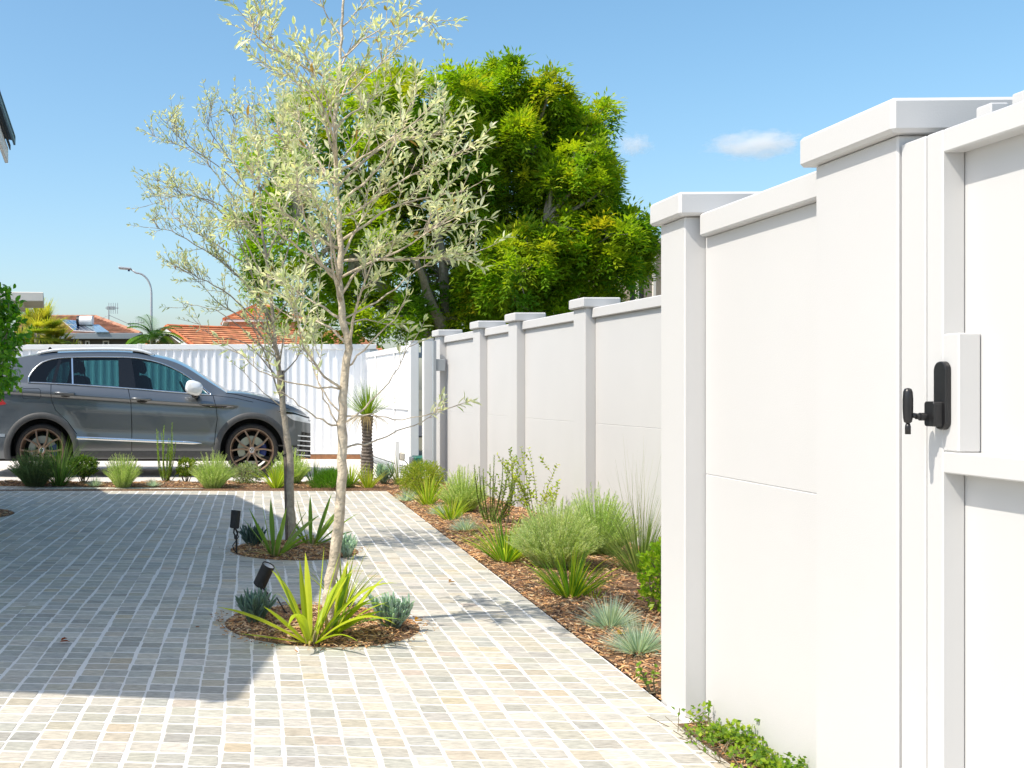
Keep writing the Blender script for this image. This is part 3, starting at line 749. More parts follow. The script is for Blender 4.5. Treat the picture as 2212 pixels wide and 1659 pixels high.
    # head lamp, tail lamp, bumper fins
    def spanel(pts, off, name, m_, par=CAR, n=10):
        lo, hi = pts; lo = cpts(lo); hi = cpts(hi); P = []
        for i in range(n + 1):
            t = i / n; x0 = lerp(lo[0][0], lo[-1][0], t); x1 = lerp(hi[0][0], hi[-1][0], t); row = []
            for k in range(6):
                q = k/5; x = lerp(x0, x1, q); z = lerp(interp(lo, x0), interp(hi, x1), q); row.append((x, s*(side_y(min(x, XF), z) + off), z))
            P.append(row)
        mm = MB(); mm.grid(P); return mm.build(name, m_, par, smooth=True)
    hl = spanel(([(1700, 1040), (1740, 1068), (1856, 1092)], [(1640, 1012), (1740, 1018), (1850, 1050)]), 0.006, "headlight", M_LAMP)
    spanel(([(1690, 1030), (1760, 1036), (1850, 1064)], [(1640, 1012), (1740, 1020), (1850, 1054)]), 0.010, "lamp_brow", M_GLOSSBLK, hl)
    spanel(([(-150, 995), (-60, 990), (38, 972)], [(-150, 930), (-60, 925), (5, 938)]), 0.006, "tail_light", M_RED)
    gr = spanel(([(1775, 1290), (1856, 1305)], [(1800, 1140), (1856, 1150)]), 0.007, "bumper_grille", M_GLOSSBLK)
    for k in range(5):
        y0 = 1158 + k * 29; spanel(([(1772 - k*2, y0 + 7), (1856, y0 + 17)], [(1772 - k*2, y0), (1856, y0 + 10)]), 0.016, "fin", M_SILVER, gr, 6)
    spanel(([(1650, 1222), (1776, 1232)], [(1650, 1214), (1776, 1224)]), 0.004, "bumper_seam", M_GLOSSBLK)
    spanel(([(-150, 1170), (30, 1166)], [(-150, 1148), (30, 1148)]), 0.008, "rear_strip", M_CHROME)
m = MB(); M1 = Matrix.Translation((clx(250), 0, cz(655) + 0.035)); m.poly([(clx(225), 0.003, cz(655)+.03), (clx(262), 0.003, cz(655)+.03), (clx(244), 0.003, cz(630)+.03)]); m.poly([(clx(225), -0.003, cz(655)+.03), (clx(244), -0.003, cz(630)+.03), (clx(262), -0.003, cz(655)+.03)]); m.tube([(clx(225), 0, cz(655)+.03), (clx(240), 0, cz(632)+.03)], 0.006, 6); m.build("roof_aerial", M_BLACK, CAR)

# wheels: local axis +z = outwards
def emblem(par, M):
    m = MB(); m.lathe([(0.030 + 0.0028*cos(2*pi*k/8), 0.0028*sin(2*pi*k/8)) for k in range(8)], 28, M @ Matrix.Translation((0, 0, 0.003)), True)
    for pts in (((-0.0125, 0.0255), (0, 0.004)), ((0.0125, 0.0255), (0, 0.004)), ((-0.0265, 0.012), (-0.0125, -0.0245)), ((-0.0125, -0.0245), (-0.001, -0.002)), ((0.0265, 0.012), (0.0125, -0.0245)), ((0.0125, -0.0245), (0.001, -0.002))):
        m.tube([M @ Vector((*p, 0.003)) for p in pts], 0.0028, 6)
    return m.build("emblem", M_CHROME, par)
def wheel(x, s, spin):
    M = Matrix.Translation((x, s*0.885, ARCH_Z)) @ Matrix.Rotation(-s*pi/2 if s < 0 else -pi/2, 4, 'X')
    if s < 0: M = Matrix.Translation((x, -0.885, ARCH_Z)) @ Matrix.Rotation(pi/2, 4, 'X')
    R = 0.347
    m = MB(); m.lathe([(0.262, -0.20), (0.30, -0.215), (0.335, -0.20), (R, -0.17), (R, -0.04), (0.337, -0.012), (0.315, 0.0), (0.292, -0.004), (0.284, -0.014), (0.278, -0.03)], 72, M, False, False); ty = m.build("wheel", M_RUBBER, CAR, smooth=True)
    m = MB(); m.lathe([(0.290, -0.012), (0.287, 0.0), (0.277, 0.0), (0.268, -0.014), (0.262, -0.05), (0.245, -0.10), (0.245, -0.20)], 72, M, False, False)
    Rt = Matrix.Rotation(spin, 4, 'Z')
    for k in range(5):
        a = Matrix.Rotation(2*pi*k/5, 4, 'Z') @ Rt
        for q in (-1, 1):
            pts = [(0.035, q*0.010, -0.018), (0.11, q*0.020, -0.014), (0.155, q*0.034, -0.010), (0.268, q*0.098, -0.014)]
            for (p0, p1), (w0, w1) in zip(zip(pts, pts[1:]), ((0.016, 0.014), (0.014, 0.012), (0.012, 0.014))):
                p0, p1 = Vector(p0), Vector(p1); d = (p1 - p0).normalized(); n = Vector((-d.y, d.x, 0))
                Q = []
                for p, w in ((p0, w0), (p1, w1)):
                    Q += [p - n*w + Vector((0, 0, -0.030)), p - n*w*0.75, p + n*w*0.75, p + n*w + Vector((0, 0, -0.030))]
                i = [m.vert(M @ (a @ v)) for v in Q]
                m.face(i[0], i[1], i[5], i[4]); m.face(i[1], i[2], i[6], i[5]); m.face(i[2], i[3], i[7], i[6]); m.face(i[0], i[4], i[7], i[3])
    m.lathe([(0.0, -0.012), (0.028, -0.012), (0.048, -0.016), (0.055, -0.03), (0.06, -0.07)], 24, M, False, False)
    rim = m.build("rim", M_RIM, ty)
    m = MB(); m.lathe([(0.0, -0.010), (0.031, -0.010), (0.033, -0.014)], 24, M); m.build("hub_cap", M_GLOSSBLK, ty)
    emblem(ty, M @ Matrix.Translation((0, 0, -0.010)))
    m = MB(); m.lathe([(0.09, -0.085), (0.185, -0.085), (0.185, -0.105), (0.09, -0.105)], 48, M, True); m.build("brake_disc", M_DISC, ty)
    m = MB(); m.lathe([(0.0, -0.07), (0.085, -0.07), (0.09, -0.106), (0.0, -0.107)], 32, M); m.build("hub", M_BLACKMATT, ty)
    m = MB(); P = []
    sgn = 1
    for k in range(13):
        a_ = lerp(-0.42, 0.42, k/12); P.append([M @ Vector((r*cos(a_), r*sin(a_), h)) for r, h in ((0.105, -0.075), (0.115, -0.058), (0.185, -0.058), (0.198, -0.075))])
    m.grid(P); m.build("caliper", M_BLUE, ty, smooth=True)
    return ty
for x, sp in ((FA_X, 0.31), (RA_X, 0.95)):
    for s in (-1, 1): wheel(x, s, sp)

# ------------------------------------------------------------------ house on the left (unseen upper roof, shaped to cast the shadow on the paving)
TS = tan(SUN_EL); CA, SA = cos(SUN_A), sin(SUN_A)
def up_ray(X, Y, s):                 # point on the sun ray that ends at ground (X, Y), s metres back along it
    return Vector((X - s*CA, Y - s*SA, s*TS))
M_ROOFD = mat("dark_roof_sheet", (0.045, 0.06, 0.075), 0.45, 0.1, 4)
M_RENDER = mat("white_render", (0.72, 0.71, 0.68), 0.8, 0.04, 3, 0.2, 150)
M_FASCIA = mat("white_fascia", (0.74, 0.74, 0.73), 0.5, 0.03, 3)
HS = thing("house", "white rendered house with a dark sheet roof, its eave corner showing at the left edge", "house", (-4.5, 7.0, 0))
O = Vector((-4.5, 7.0, 0))
def hroof(name, pts, th, m_, par):
    mm = MB(); top = [mm.vert(p - O) for p in pts]; bot = [mm.vert(p - O - Vector((0, 0, th))) for p in pts]; n = len(pts)
    mm.face(*top); mm.face(*bot[::-1])
    for k in range(n): mm.face(top[k], bot[k], bot[(k+1) % n], top[(k+1) % n])
    return mm.build(name, m_, par)
b1 = up_ray(0.143, 3.99, 2.62); c1 = up_ray(1.09, 7.65, 2.62); d1 = up_ray(0.415, 11.75, 2.72); e1 = up_ray(-0.94, 11.85, 2.72); f1 = up_ray(-1.16, 12.70, 2.72)
a1 = up_ray(-0.73, 4.08, 2.70); a2 = Vector((-9.5, 4.6, 5.2)); f2 = Vector((-9.5, 13.6, 5.2)); a0 = Vector((a1.x - 1.2, a1.y + 0.12, a1.z + 0.25))
rf = hroof("roof", [b1, c1, d1, e1, f1, f2, a2, a0], 0.06, M_ROOFD, HS)
def strip(par, p, q, h, m_, name, out=0.02):
    d = (q - p); n = Vector((d.y, -d.x, 0)).normalized() * out
    mm = MB(); P = [p - O + n, q - O + n, q - O + n - Vector((0, 0, h)), p - O + n - Vector((0, 0, h))]; P2 = [v - n for v in P]
    i = [mm.vert(v) for v in P + P2]
    for f_ in ((0,1,2,3), (7,6,5,4), (0,4,5,1), (1,5,6,2), (2,6,7,3), (3,7,4,0)): mm.face(*[i[k] for k in f_])
    return mm.build(name, m_, par)
for p, q in ((b1, c1), (c1, d1)): strip(HS, p, q, 0.16, M_FASCIA, "fascia")
# lower lean-to roof whose corner is the one in view
t1 = S(33.5, 296, 6.7); t0 = S(-25, 122, 5.9)
lr = hroof("lean_to_roof", [t1, t0, Vector((-3.10, t0.y, t0.z + 0.22)), Vector((-3.10, t1.y + 0.05, t1.z + 0.42))], 0.025, M_ROOFD, HS)
strip(HS, t1 + Vector((0, 0, 0.005)), t0 + Vector((0, 0, 0.005)), 0.055, mat("blue_grey_gutter", (0.10, 0.17, 0.23), 0.35, 0.05, 4), "gutter", 0.012)
strip(HS, t1 + Vector((-0.03, 0, -0.05)), t0 + Vector((-0.03, 0, -0.05)), 0.03, M_BLACKMATT, "gutter_shade_strip", 0.006)  # black strip paints the shade between gutter and fascia
strip(HS, t1 + Vector((-0.045, 0, -0.07)), t0 + Vector((-0.045, 0, -0.07)), 0.09, M_FASCIA, "fascia", 0.02)
mm = MB(); mm.box(-9.5+4.5, -3.05+4.5, 4.9-7, 11.0-7, -0.05, 3.72); wl_ = mm.build("wall", M_RENDER, HS)
for y in (5.6, 7.6, 9.6):
    mm = MB(); mm.box(-3.04+4.5, -2.99+4.5, y-7, y+1.3-7, 0.9, 2.2, 0.01); w = mm.build("window", M_WHITE, HS)
    mm = MB(); mm.box(-2.99+4.5, -2.985+4.5, y+0.06-7, y+1.24-7, 0.96, 2.14); mm.build("pane", M_GLOSSBLK, w)

# carport slab beyond the shrub
X0, Y0 = (77-420)/F_PX*20.5, 20.5
M_CREAM = mat("cream_render", (0.74, 0.68, 0.60), 0.8, 0.05, 2, 0.1, 100)
CP = thing("carport", "pale flat roofed carport with a stepped beam, showing above the leafy shrub at far left", "carport", (X0 - 3, Y0 + 0.9, 0), 0.13)
z1 = 1.14 + (841-627)/F_PX*20.5; z2 = 1.14 + (841-647)/F_PX*20.5; z3 = 1.14 + (841-658)/F_PX*20.5
mm = MB(); mm.box(-3, 3, -0.9, 0.9, z2, z1, 0.01); mm.build("roof_slab", M_CREAM, CP)
mm = MB(); mm.box(-2.9, 2.62, -0.7, 0.7, z3, z2 - 0.001, 0.01); mm.build("beam", M_CREAM, CP)
for px, py in ((-2.6, -0.5), (1.6, 0.5), (-2.6, 0.5)): mm = MB(); mm.box(px-0.09, px+0.09, py-0.09, py+0.09, -0.06, z3 - 0.001, 0.005); mm.build("post", M_CREAM, CP)

# ------------------------------------------------------------------ tiled houses beyond the fence
M_TILE_O = mat_attr("orange_roof_tile", 0.8, nvar=0.35, nscale=3.0)
M_TILE_B = mat_attr("brown_roof_tile", 0.85, nvar=0.35, nscale=3.0)
M_BRICK = mat("far_brick", (0.40, 0.27, 0.20), 0.9, 0.2, 8)
M_GREYW = mat("grey_cladding", (0.12, 0.115, 0.11), 0.8, 0.1, 4)
def tiled(m, a, b, c, d, base, n, lift=0.05, cols=26):
    """roof plane a-b eave, d-c ridge side, in stepped courses of tiles"""
    up = (b - a).cross(d - a).normalized()
    if up.z < 0: up = -up
    for k in range(n):
        t0, t1 = k/n, (k+1)/n
        l0, r0, l1, r1 = a.lerp(d, t0), b.lerp(c, t0), a.lerp(d, t1), b.lerp(c, t1)
        m.col = vary(base, 0.16, 0.05)
        for j in range(cols):
            m.col = vary(base, 0.22, 0.07); s0, s1 = j/cols, (j+1)/cols
            p = [l0.lerp(r0, s0) + up*lift, l0.lerp(r0, s1) + up*lift, l1.lerp(r1, s1) + up*0.006, l1.lerp(r1, s0) + up*0.006]
            i = [m.vert(q) for q in p]; m.face(*i)
            if True:
                i2 = [m.vert(l0.lerp(r0, s0)), m.vert(l0.lerp(r0, s1))]; m.face(i2[0], i2[1], i[1], i[0])
def ridge_cap(m, a, b, base, r=0.13):
    n = 16
    for k in range(n): m.col = vary(base, 0.2, 0.06); m.tube([a.lerp(b, k/n), a.lerp(b, (k+0.97)/n)], [r, r*0.9], 6)
# house with the orange gable
ORANGE = (0.56, 0.235, 0.11)
def V(x, y, z): return Vector((x, y, z))
Yg = 58.0; pk = S(361, 705, Yg); O2 = V(pk.x + 3, Yg + 3, 0)
HO = thing("house", "low brick house with bright orange tiled gable roof and white barge boards", "house", O2)
ang = radians(32); r_ = V(cos(ang), sin(ang), 0); f_ = V(sin(ang), -cos(ang), 0)
pitch = tan(radians(23)); W = 4.4; LN = 13.0
rA = pk - O2; rB = rA + r_*LN
eF = rA + f_*W + V(0, 0, -W*pitch); eFB = rB + f_*W + V(0, 0, -W*pitch); eR = rA - f_*W + V(0, 0, -W*pitch); eRB = rB - f_*W + V(0, 0, -W*pitch)
m = MB(); tiled(m, eF, eFB, rB, rA, ORANGE, 15, 0.06, 34); tiled(m, eR, eRB, rB, rA, ORANGE, 15, 0.06, 20); ridge_cap(m, rA, rB, (0.5, 0.14, 0.05)); ridge_cap(m, rA, eF, (0.5, 0.14, 0.05), 0.12); ridge_cap(m, rA, eR, (0.5, 0.14, 0.05), 0.12); m.build("roof", M_TILE_O, HO)
m = MB()
for e in (eF, eR):
    d = V(0, 0, -0.12); h = V(0, 0, -0.36); q = -r_*0.04
    m.quad(rA + d + q, e + d + q, e + h + q, rA + h + q); m.quad(rA + h + q, e + h + q, e + h + r_*0.1, rA + h + r_*0.1)
m.build("barge_board", M_FASCIA, HO)
m = MB(); s_ = r_*0.35; g = -O2.z
P = [rA + s_ + V(0, 0, -0.15), eF*0.93 + rA*0.07 + s_, eR*0.93 + rA*0.07 + s_]
lo = [V(P[1].x, P[1].y, -0.05), V(P[2].x, P[2].y, -0.05)]
m.poly([P[0], P[2], lo[1], lo[0], P[1]])
q1 = P[1] + r_*(LN-0.6); q2 = P[2] + r_*(LN-0.6)
m.quad(P[1], lo[0], V(q1.x, q1.y, -0.05), q1); m.quad(P[2], q2, V(q2.x, q2.y, -0.05), lo[1]); m.poly([P[0] + r_*(LN-0.6), q1, V(q1.x, q1.y, -0.05), V(q2.x, q2.y, -0.05), q2])
m.build("wall", M_BRICK, HO)
# two storey block with pyramid roof
Yt = 66.0; ap = S(566, 652, Yt); ev = S(482, 693, Yt); hw = ap.x - ev.x; O3 = V(ap.x, Yt + 1, 0); ez = ev.z; az_ = ap.z
HT = thing("house", "taller brick block with an orange pyramid roof behind the olive tree", "house", O3)
E = [V(-hw, -hw, ez), V(hw, -hw, ez), V(hw, hw, ez), V(-hw, hw, ez)]; A_ = V(0, 0, az_)
m = MB()
for k in range(4): tiled(m, E[k], E[(k+1) % 4], A_, A_, ORANGE, 11, 0.06, 16); ridge_cap(m, E[k], A_, (0.5, 0.14, 0.05), 0.12)
m.build("roof", M_TILE_O, HT)
m = MB(); m.box(-hw*0.86, hw*0.86, -hw*0.86, hw*0.86, -0.05, ez - 0.14); m.build("wall", M_BRICK, HT)
m = MB(); m.box(-hw, hw, -hw, hw, ez - 0.14, ez - 0.01); m.build("eave", M_FASCIA, HT)
for x in (-0.55, 0.6): m = MB(); m.box(x, x+0.9, -hw*0.86-0.05, -hw*0.86-0.001, ez-1.5, ez-0.5); w = m.build("window", M_WHITE, HT); m = MB(); m.box(x+0.07, x+0.83, -hw*0.86-0.056, -hw*0.86-0.051, ez-1.43, ez-0.57); m.build("pane", M_GLOSSBLK, w)
# house with solar panels
BROWN = (0.34, 0.17, 0.105)
Yr, Ye = 50.5, 46.0
R0, R1 = S(40, 686, Yr), S(207, 686, Yr); EL, ER = S(30, 722, Ye), S(304, 727, Ye); ER.z = EL.z; BL = V(EL.x, 2*Yr - Ye, EL.z); BR = V(ER.x, 2*Yr - Ye, EL.z)
O4 = V((R0.x + R1.x)/2, Yr, 0)
HB = thing("house", "dark walled house with brown tiled hip roof carrying solar panels", "house", O4)
R0, R1, EL, ER, BL, BR = [p - O4 for p in (R0, R1, EL, ER, BL, BR)]
m = MB(); tiled(m, EL, ER, R1, R0, BROWN, 13, 0.05, 30); tiled(m, ER, BR, R1, R1, BROWN, 13, 0.05, 22); tiled(m, BR, BL, R0, R1, BROWN, 8, 0.05, 10); tiled(m, BL, EL, R0, R0, BROWN, 8, 0.05, 10)
ridge_cap(m, R0, R1, BROWN); ridge_cap(m, R1, ER, BROWN); m.build("roof", M_TILE_B, HB)
m = MB(); m.box(EL.x + 0.5, ER.x - 0.55, EL.y + 0.5, BL.y - 0.5, -0.05, EL.z - 0.05); m.build("wall", M_GREYW, HB)
m = MB(); m.box(EL.x - 0.05, ER.x + 0.05, EL.y - 0.10, EL.y + 0.02, EL.z - 0.2, EL.z + 0.05, 0.01); m.build("gutter", M_GREYPOST, HB)
for u0, u1 in ((168, 176), (184, 194), (222, 236)):
    x0, x1 = (u0-420)/F_PX*(Ye+0.5) - O4.x, (u1-420)/F_PX*(Ye+0.5) - O4.x
    m = MB(); m.box(x0, x1, EL.y + 0.44, EL.y + 0.499, EL.z - 1.3, EL.z - 0.25); w = m.build("window", M_WHITE, HB)
    m = MB(); m.box(x0 + 0.06, x1 - 0.06, EL.y + 0.436, EL.y + 0.439, EL.z - 1.24, EL.z - 0.31); m.build("pane", M_GLOSSBLK, w)
def onroof(u, v, lift):              # point on the front roof plane seen along (u, v)
    d = V((u-420)/F_PX, 1, (841-v)/F_PX); o = V(0, 0, H_CAM) - O4
    n = (ER - EL).cross(R0 - EL).normalized(); n = n if n.z > 0 else -n
    t = (EL + n*lift - o).dot(n) / d.dot(n); return o + d*t
M_PV = mat("solar_cell", (0.015, 0.03, 0.075), 0.12, 0.2, 2, coat=1); M_PVF = M_SILVER
def slab(quad, th, name, m_, par):
    n = (quad[1]-quad[0]).cross(quad[3]-quad[0]).normalized(); n = n if n.z > 0 else -n
    mm = MB(); t = [mm.vert(p) for p in quad]; b = [mm.vert(p - n*th) for p in quad]; mm.face(*t); mm.face(*b[::-1])
    for k in range(4): mm.face(t[k], b[k], b[(k+1) % 4], t[(k+1) % 4])
    return mm.build(name, m_, par)
def bil(q, s, t): return q[0].lerp(q[1], s).lerp(q[3].lerp(q[2], s), t)
Q = [onroof(160, 713.5, 0.10), onroof(210, 716, 0.10), onroof(172, 693, 0.10), onroof(131, 689, 0.10)]
for i in range(4):
    for j in range(2):
        q = [bil(Q, i/4, j/2), bil(Q, (i+1)/4, j/2), bil(Q, (i+1)/4, (j+1)/2), bil(Q, i/4, (j+1)/2)]
        fr = slab(q, 0.04, "solar_panel", M_PVF, HB); c = sum(q, V(0, 0, 0)) / 4
        n = (q[1]-q[0]).cross(q[3]-q[0]).normalized(); n = n if n.z > 0 else -n
        slab([p.lerp(c, 0.06) + n*0.004 for p in q], 0.003, "cells", M_PV, fr)
Q = [onroof(208, 717, 0.12), onroof(236, 717, 0.12), onroof(214, 701, 0.12), onroof(180, 701, 0.12)]
M_COLL = mat("collector_glass", (0.25, 0.33, 0.38), 0.15, 0.1, 3, coat=1)
for i in range(3): q = [bil(Q, i/3+0.01, 0), bil(Q, (i+1)/3-0.01, 0), bil(Q, (i+1)/3-0.01, 1), bil(Q, i/3+0.01, 1)]; slab(q, 0.06, "solar_collector", M_COLL, HB)
ta, tb = onroof(168, 693, 0.3), onroof(201, 694, 0.3); tb.z = ta.z
m = MB(); m.tube([ta.lerp(tb, k) for k in (0, 0.02, 0.98, 1)], [0.17, 0.21, 0.21, 0.17], 20); tk = m.build("water_tank", M_WHITE, HB, smooth=False)
m = MB(); m.tube([ta.lerp(tb, -0.02), ta.lerp(tb, 0.14)], 0.225, 20); m.build("tank_end", M_BLACK, tk)
an = S(235, 703, 50) - O4; at = S(235, 662, 50) - O4
def antenna(par, an, at, arms, name="aerial"):
    m = MB(); m.tube([an, at], 0.03, 6)
    for h, L, dx in arms: p = an.lerp(at, h); m.tube([p - V(L, 0, 0) + V(dx, 0, 0), p + V(L, 0, 0) + V(dx, 0, 0)], 0.022, 5)
    return m
m = antenna(HB, an, at, ((0.98, 0.2, 0.1), (0.92, 0.3, 0.15), (0.86, 0.2, 0.1)))
for s in (-1, 1): m.tube([an.lerp(at, 0.55), an + V(s*1.3, 0, -0.1)], 0.012, 4)
for k in range(5): p = an.lerp(at, 0.9) + V(0.1*k, 0, 0); m.tube([p - V(0, 0, 0.25), p + V(0, 0, 0.25)], 0.012, 4)
m.build("aerial", M_GREYPOST, HB)
an = S(281, 730, 49) - O4; at = S(281, 698, 49) - O4
m = antenna(HB, an, at, ((0.99, 0.1, 0),))
a0_, a1_ = at + V(0, 0, -0.05), at + V(0.62, 0, 0.05); m.tube([a0_ - V(0.1, 0, 0), a1_], 0.018, 4)
for k in range(6): p = a0_.lerp(a1_, k/5); m.tube([p - V(0, 0.1, 0.2), p + V(0, 0.1, 0.15)], 0.011, 4)
m.build("aerial", M_GREYPOST, HB)
# low roof between them
ll, lr2 = S(226, 748, 47), S(300, 748, 47); rl_, rr2 = S(240, 733, 50), S(286, 734, 50)
O5 = V((ll.x + lr2.x)/2, 49, 0); HL = thing("house", "low brown roofed outbuilding between the solar house and the slim palm", "house", O5)
m = MB(); a_, b_, c_, d_ = [p - O5 for p in (ll, lr2, rr2, rl_)]; tiled(m, a_, b_, c_, d_, (0.42, 0.2, 0.11), 7, 0.05, 12); bk = V(0, 6, 0); tiled(m, d_, c_, c_ + V(0, 3, -.9), d_ + V(0, 3, -.9), (0.42, 0.2, 0.11), 5, 0.05, 10); m.build("roof", M_TILE_B, HL)
m = MB(); m.box(a_.x + .3, b_.x - .3, a_.y + .3, d_.y + 2.6, -.05, a_.z - .02); m.build("wall", M_BRICK, HL)

# cream building behind the big tree
Yc = 27.0; x0 = (1343-420)/F_PX*Yc; zt = 1.14 + (841-515)/F_PX*Yc
CB = thing("building", "cream building with vertical slats and dark openings to the right of the green tree", "building", (x0 + 5, Yc + 3, 0))
m = MB(); m.box(-5, 5, -2.6, 3, -0.05, zt - 0.05); m.build("wall", mat("warm_cream", (0.55, 0.44, 0.33), 0.8, 0.05, 2), CB)
m = MB(); m.box(-5.1, 5.1, -3.0, 3.1, zt - 0.12, zt, 0.01); m.box(-5.1, 5.1, -3.0, -2.9, 2.70, 2.80, 0.01); m.build("beam", M_CREAM, CB)
m = MB(); k = 0
x = -5.05
while x < 5: m.box(x, x+0.07, -2.98, -2.91, 2.80, zt - 0.121, 0.004); x += 0.42
m.build("slats", M_CREAM, CB)
for k in range(8):
    x = -4.64 + k * 1.26; m = MB(); m.box(x, x + 0.34, -2.63, -2.601, 2.9, zt - 0.4, 0); m.build("window", M_GLOSSBLK, CB)

# ------------------------------------------------------------------ street lamp
Yl = 52.0; b = S(327, 841, Yl)
LP = thing("street_lamp", "slender grey street lamp with curved arm rising beyond the fence", "street lamp", (b.x, Yl, -0.05))
top = H_CAM + (841-603)/F_PX*Yl; hd = S(272, 579.5, Yl)
M_GALV = mat("galvanised_steel", (0.48, 0.50, 0.52), 0.45, 0.06, 4, metal=0.4)
m = MB(); arc = [V(0, 0, 0), V(0, 0, 2.0), V(0, 0, top - 0.6)]
for k in range(1, 9): a = pi/2*k/8; arc.append(V(-0.72*(1-cos(a)), 0, top - 0.6 + 0.95*sin(a)))
arc.append(V(hd.x - b.x + 0.2, 0, hd.z + 0.02))
m.tube(arc, [0.10, 0.085, 0.055] + [0.045]*8 + [0.035], 10); m.build("pole", M_GALV, LP, smooth=True)
m = MB(); M1 = Matrix.Translation((hd.x - b.x - 0.02, 0, hd.z + 0.05)) @ Matrix.Rotation(0.10, 4, 'Y'); m.box(-0.34, 0.28, -0.13, 0.13, -0.05, 0.05, 0.03, M1); lh = m.build("lamp_head", M_GALV, LP)
m = MB(); m.box(-0.28, 0.05, -0.10, 0.10, -0.07, -0.051, 0.004, M1); m.build("lens", M_LAMP, lh)
m = MB(); m.box(0.12, 0.22, -0.03, 0.03, -0.13, -0.051, 0.01, M1); m.build("sensor", M_BLUE, lh)

# ------------------------------------------------------------------ palms beyond the fence
def fan_palm(name, label, base, H, n, R, cols, tr=0.12, bottom=None):
    t = thing(name, label, "palm tree", base, 0, "palms beyond the fence")
    m = MB(); m.tube([(0, 0, -0.05), (0.03, 0, H*0.5), (0, 0, H)], [tr*1.3, tr, tr*0.9], 8); m.build("trunk", M_BARKD, t)
    m = MB()
    for k in range(n):
        a = rr(0, 2*pi); el = rr(-0.7, 1.35); d = V(cos(a)*cos(el), sin(a)*cos(el), sin(el)); pl = R * rr(0.35, 0.6)
        tip = V(0, 0, H) + d*pl + V(0, 0, -0.1*pl)
        m.col = vary(cols[0], 0.15); m.tube([V(0, 0, H), tip], 0.012, 4)
        side = d.cross(V(0, 0, 1)).normalized(); upv = side.cross(d)
        c = vary(random.choice(cols), 0.18, 0.1)
        for j in range(22):
            b_ = lerp(-1.9, 1.9, j/21); dd = (d*cos(b_) + side*sin(b_) + upv*0.15).normalized()
            m.col = vary(c, 0.12); m.blade(tip, dd, R*rr(0.42, 0.6)*(1 - 0.12*abs(b_)), 0.055, 0.8*rr(0.5, 2.0)/R, 4, 0.15)
    m.build("crown", M_LEAF, t); return t
YG = [(.42,.44,.05), (.36,.42,.045), (.48,.46,.07), (.22,.34,.04), (.5,.40,.10)]
p = S(80, 700, 40); fan_palm("fan_palm", "broad yellow green fan palm beside the leafy shrub", (p.x, 40, 0), 3.2, 44, 1.45, YG)
p = S(118, 700, 41); fan_palm("fan_palm", "shorter yellow fan palm in front of the solar panels", (p.x, 41, 0), 2.75, 34, 1.15, YG + [(.40,.28,.10)])
p = S(50, 716, 40); fan_palm("fan_palm", "lowest golden fan palm, leftmost of the palms", (p.x, 40.5, 0), 2.6, 26, 1.0, YG)
p = S(150, 735, 40); fan_palm("fan_palm", "dry brownish fan palm under the dark gutter", (p.x, 40, 0), 2.35, 26, 0.75, [(.36,.27,.10), (.22,.26,.06), (.40,.33,.12)])
def feather_palm(label, base, H, n, R, cols, tr=0.10, nm="feather_palm"):
    t = thing(nm, label, "palm tree", base, 0, "palms beyond the fence")
    m = MB(); m.tube([(0, 0, -0.05), (0, 0.02, H)], [tr*1.3, tr], 8); m.build("trunk", M_BARKD, t)
    m = MB()
    for k in range(n):
        a = 2*pi*k/n + rr(-0.3, 0.3); el = rr(0.15, 1.25); d = V(cos(a)*cos(el), sin(a)*cos(el), sin(el)); p = V(0, 0, H); c = random.choice(cols)
        seg = R / 14
        for j in range(14):
            q = p + d*seg; m.col = vary(c, 0.1); m.tube([p, q], 0.015, 3, False)
            side = d.cross(V(0, 0, 1)).normalized()
            for s in (-1, 1):
                for e in (0.0, 0.5):
                    L = R*0.36*sin(pi*(0.12 + 0.85*j/14))
                    m.col = vary(c, 0.15); m.blade(p + d*(seg*e), (side*s + d*0.7 - V(0, 0, 0.15)), L, 0.045, 1.2, 3, 0.1)
            p = q; d = (d + V(0, 0, -0.105)).normalized()
    m.build("crown", M_LEAF, t); return t
GR = [(.08,.20,.03), (.14,.28,.04), (.06,.15,.03)]
p = S(331, 718, 44); feather_palm("slim green feather palm directly behind the street lamp pole", (p.x, 44, 0), 3.25, 20, 1.35, GR + [(.26,.36,.04)])
p = S(362, 745, 43); feather_palm("low olive green palm in front of the orange gable", (p.x, 43, 0), 2.3, 26, 1.15, [(.16,.19,.05), (.12,.16,.05), (.28,.27,.10)])
p = S(283, 748, 43); feather_palm("small dull green palm between solar house and street lamp", (p.x, 43, 0), 2.2, 18, 0.7, [(.14,.18,.05), (.22,.22,.07)])

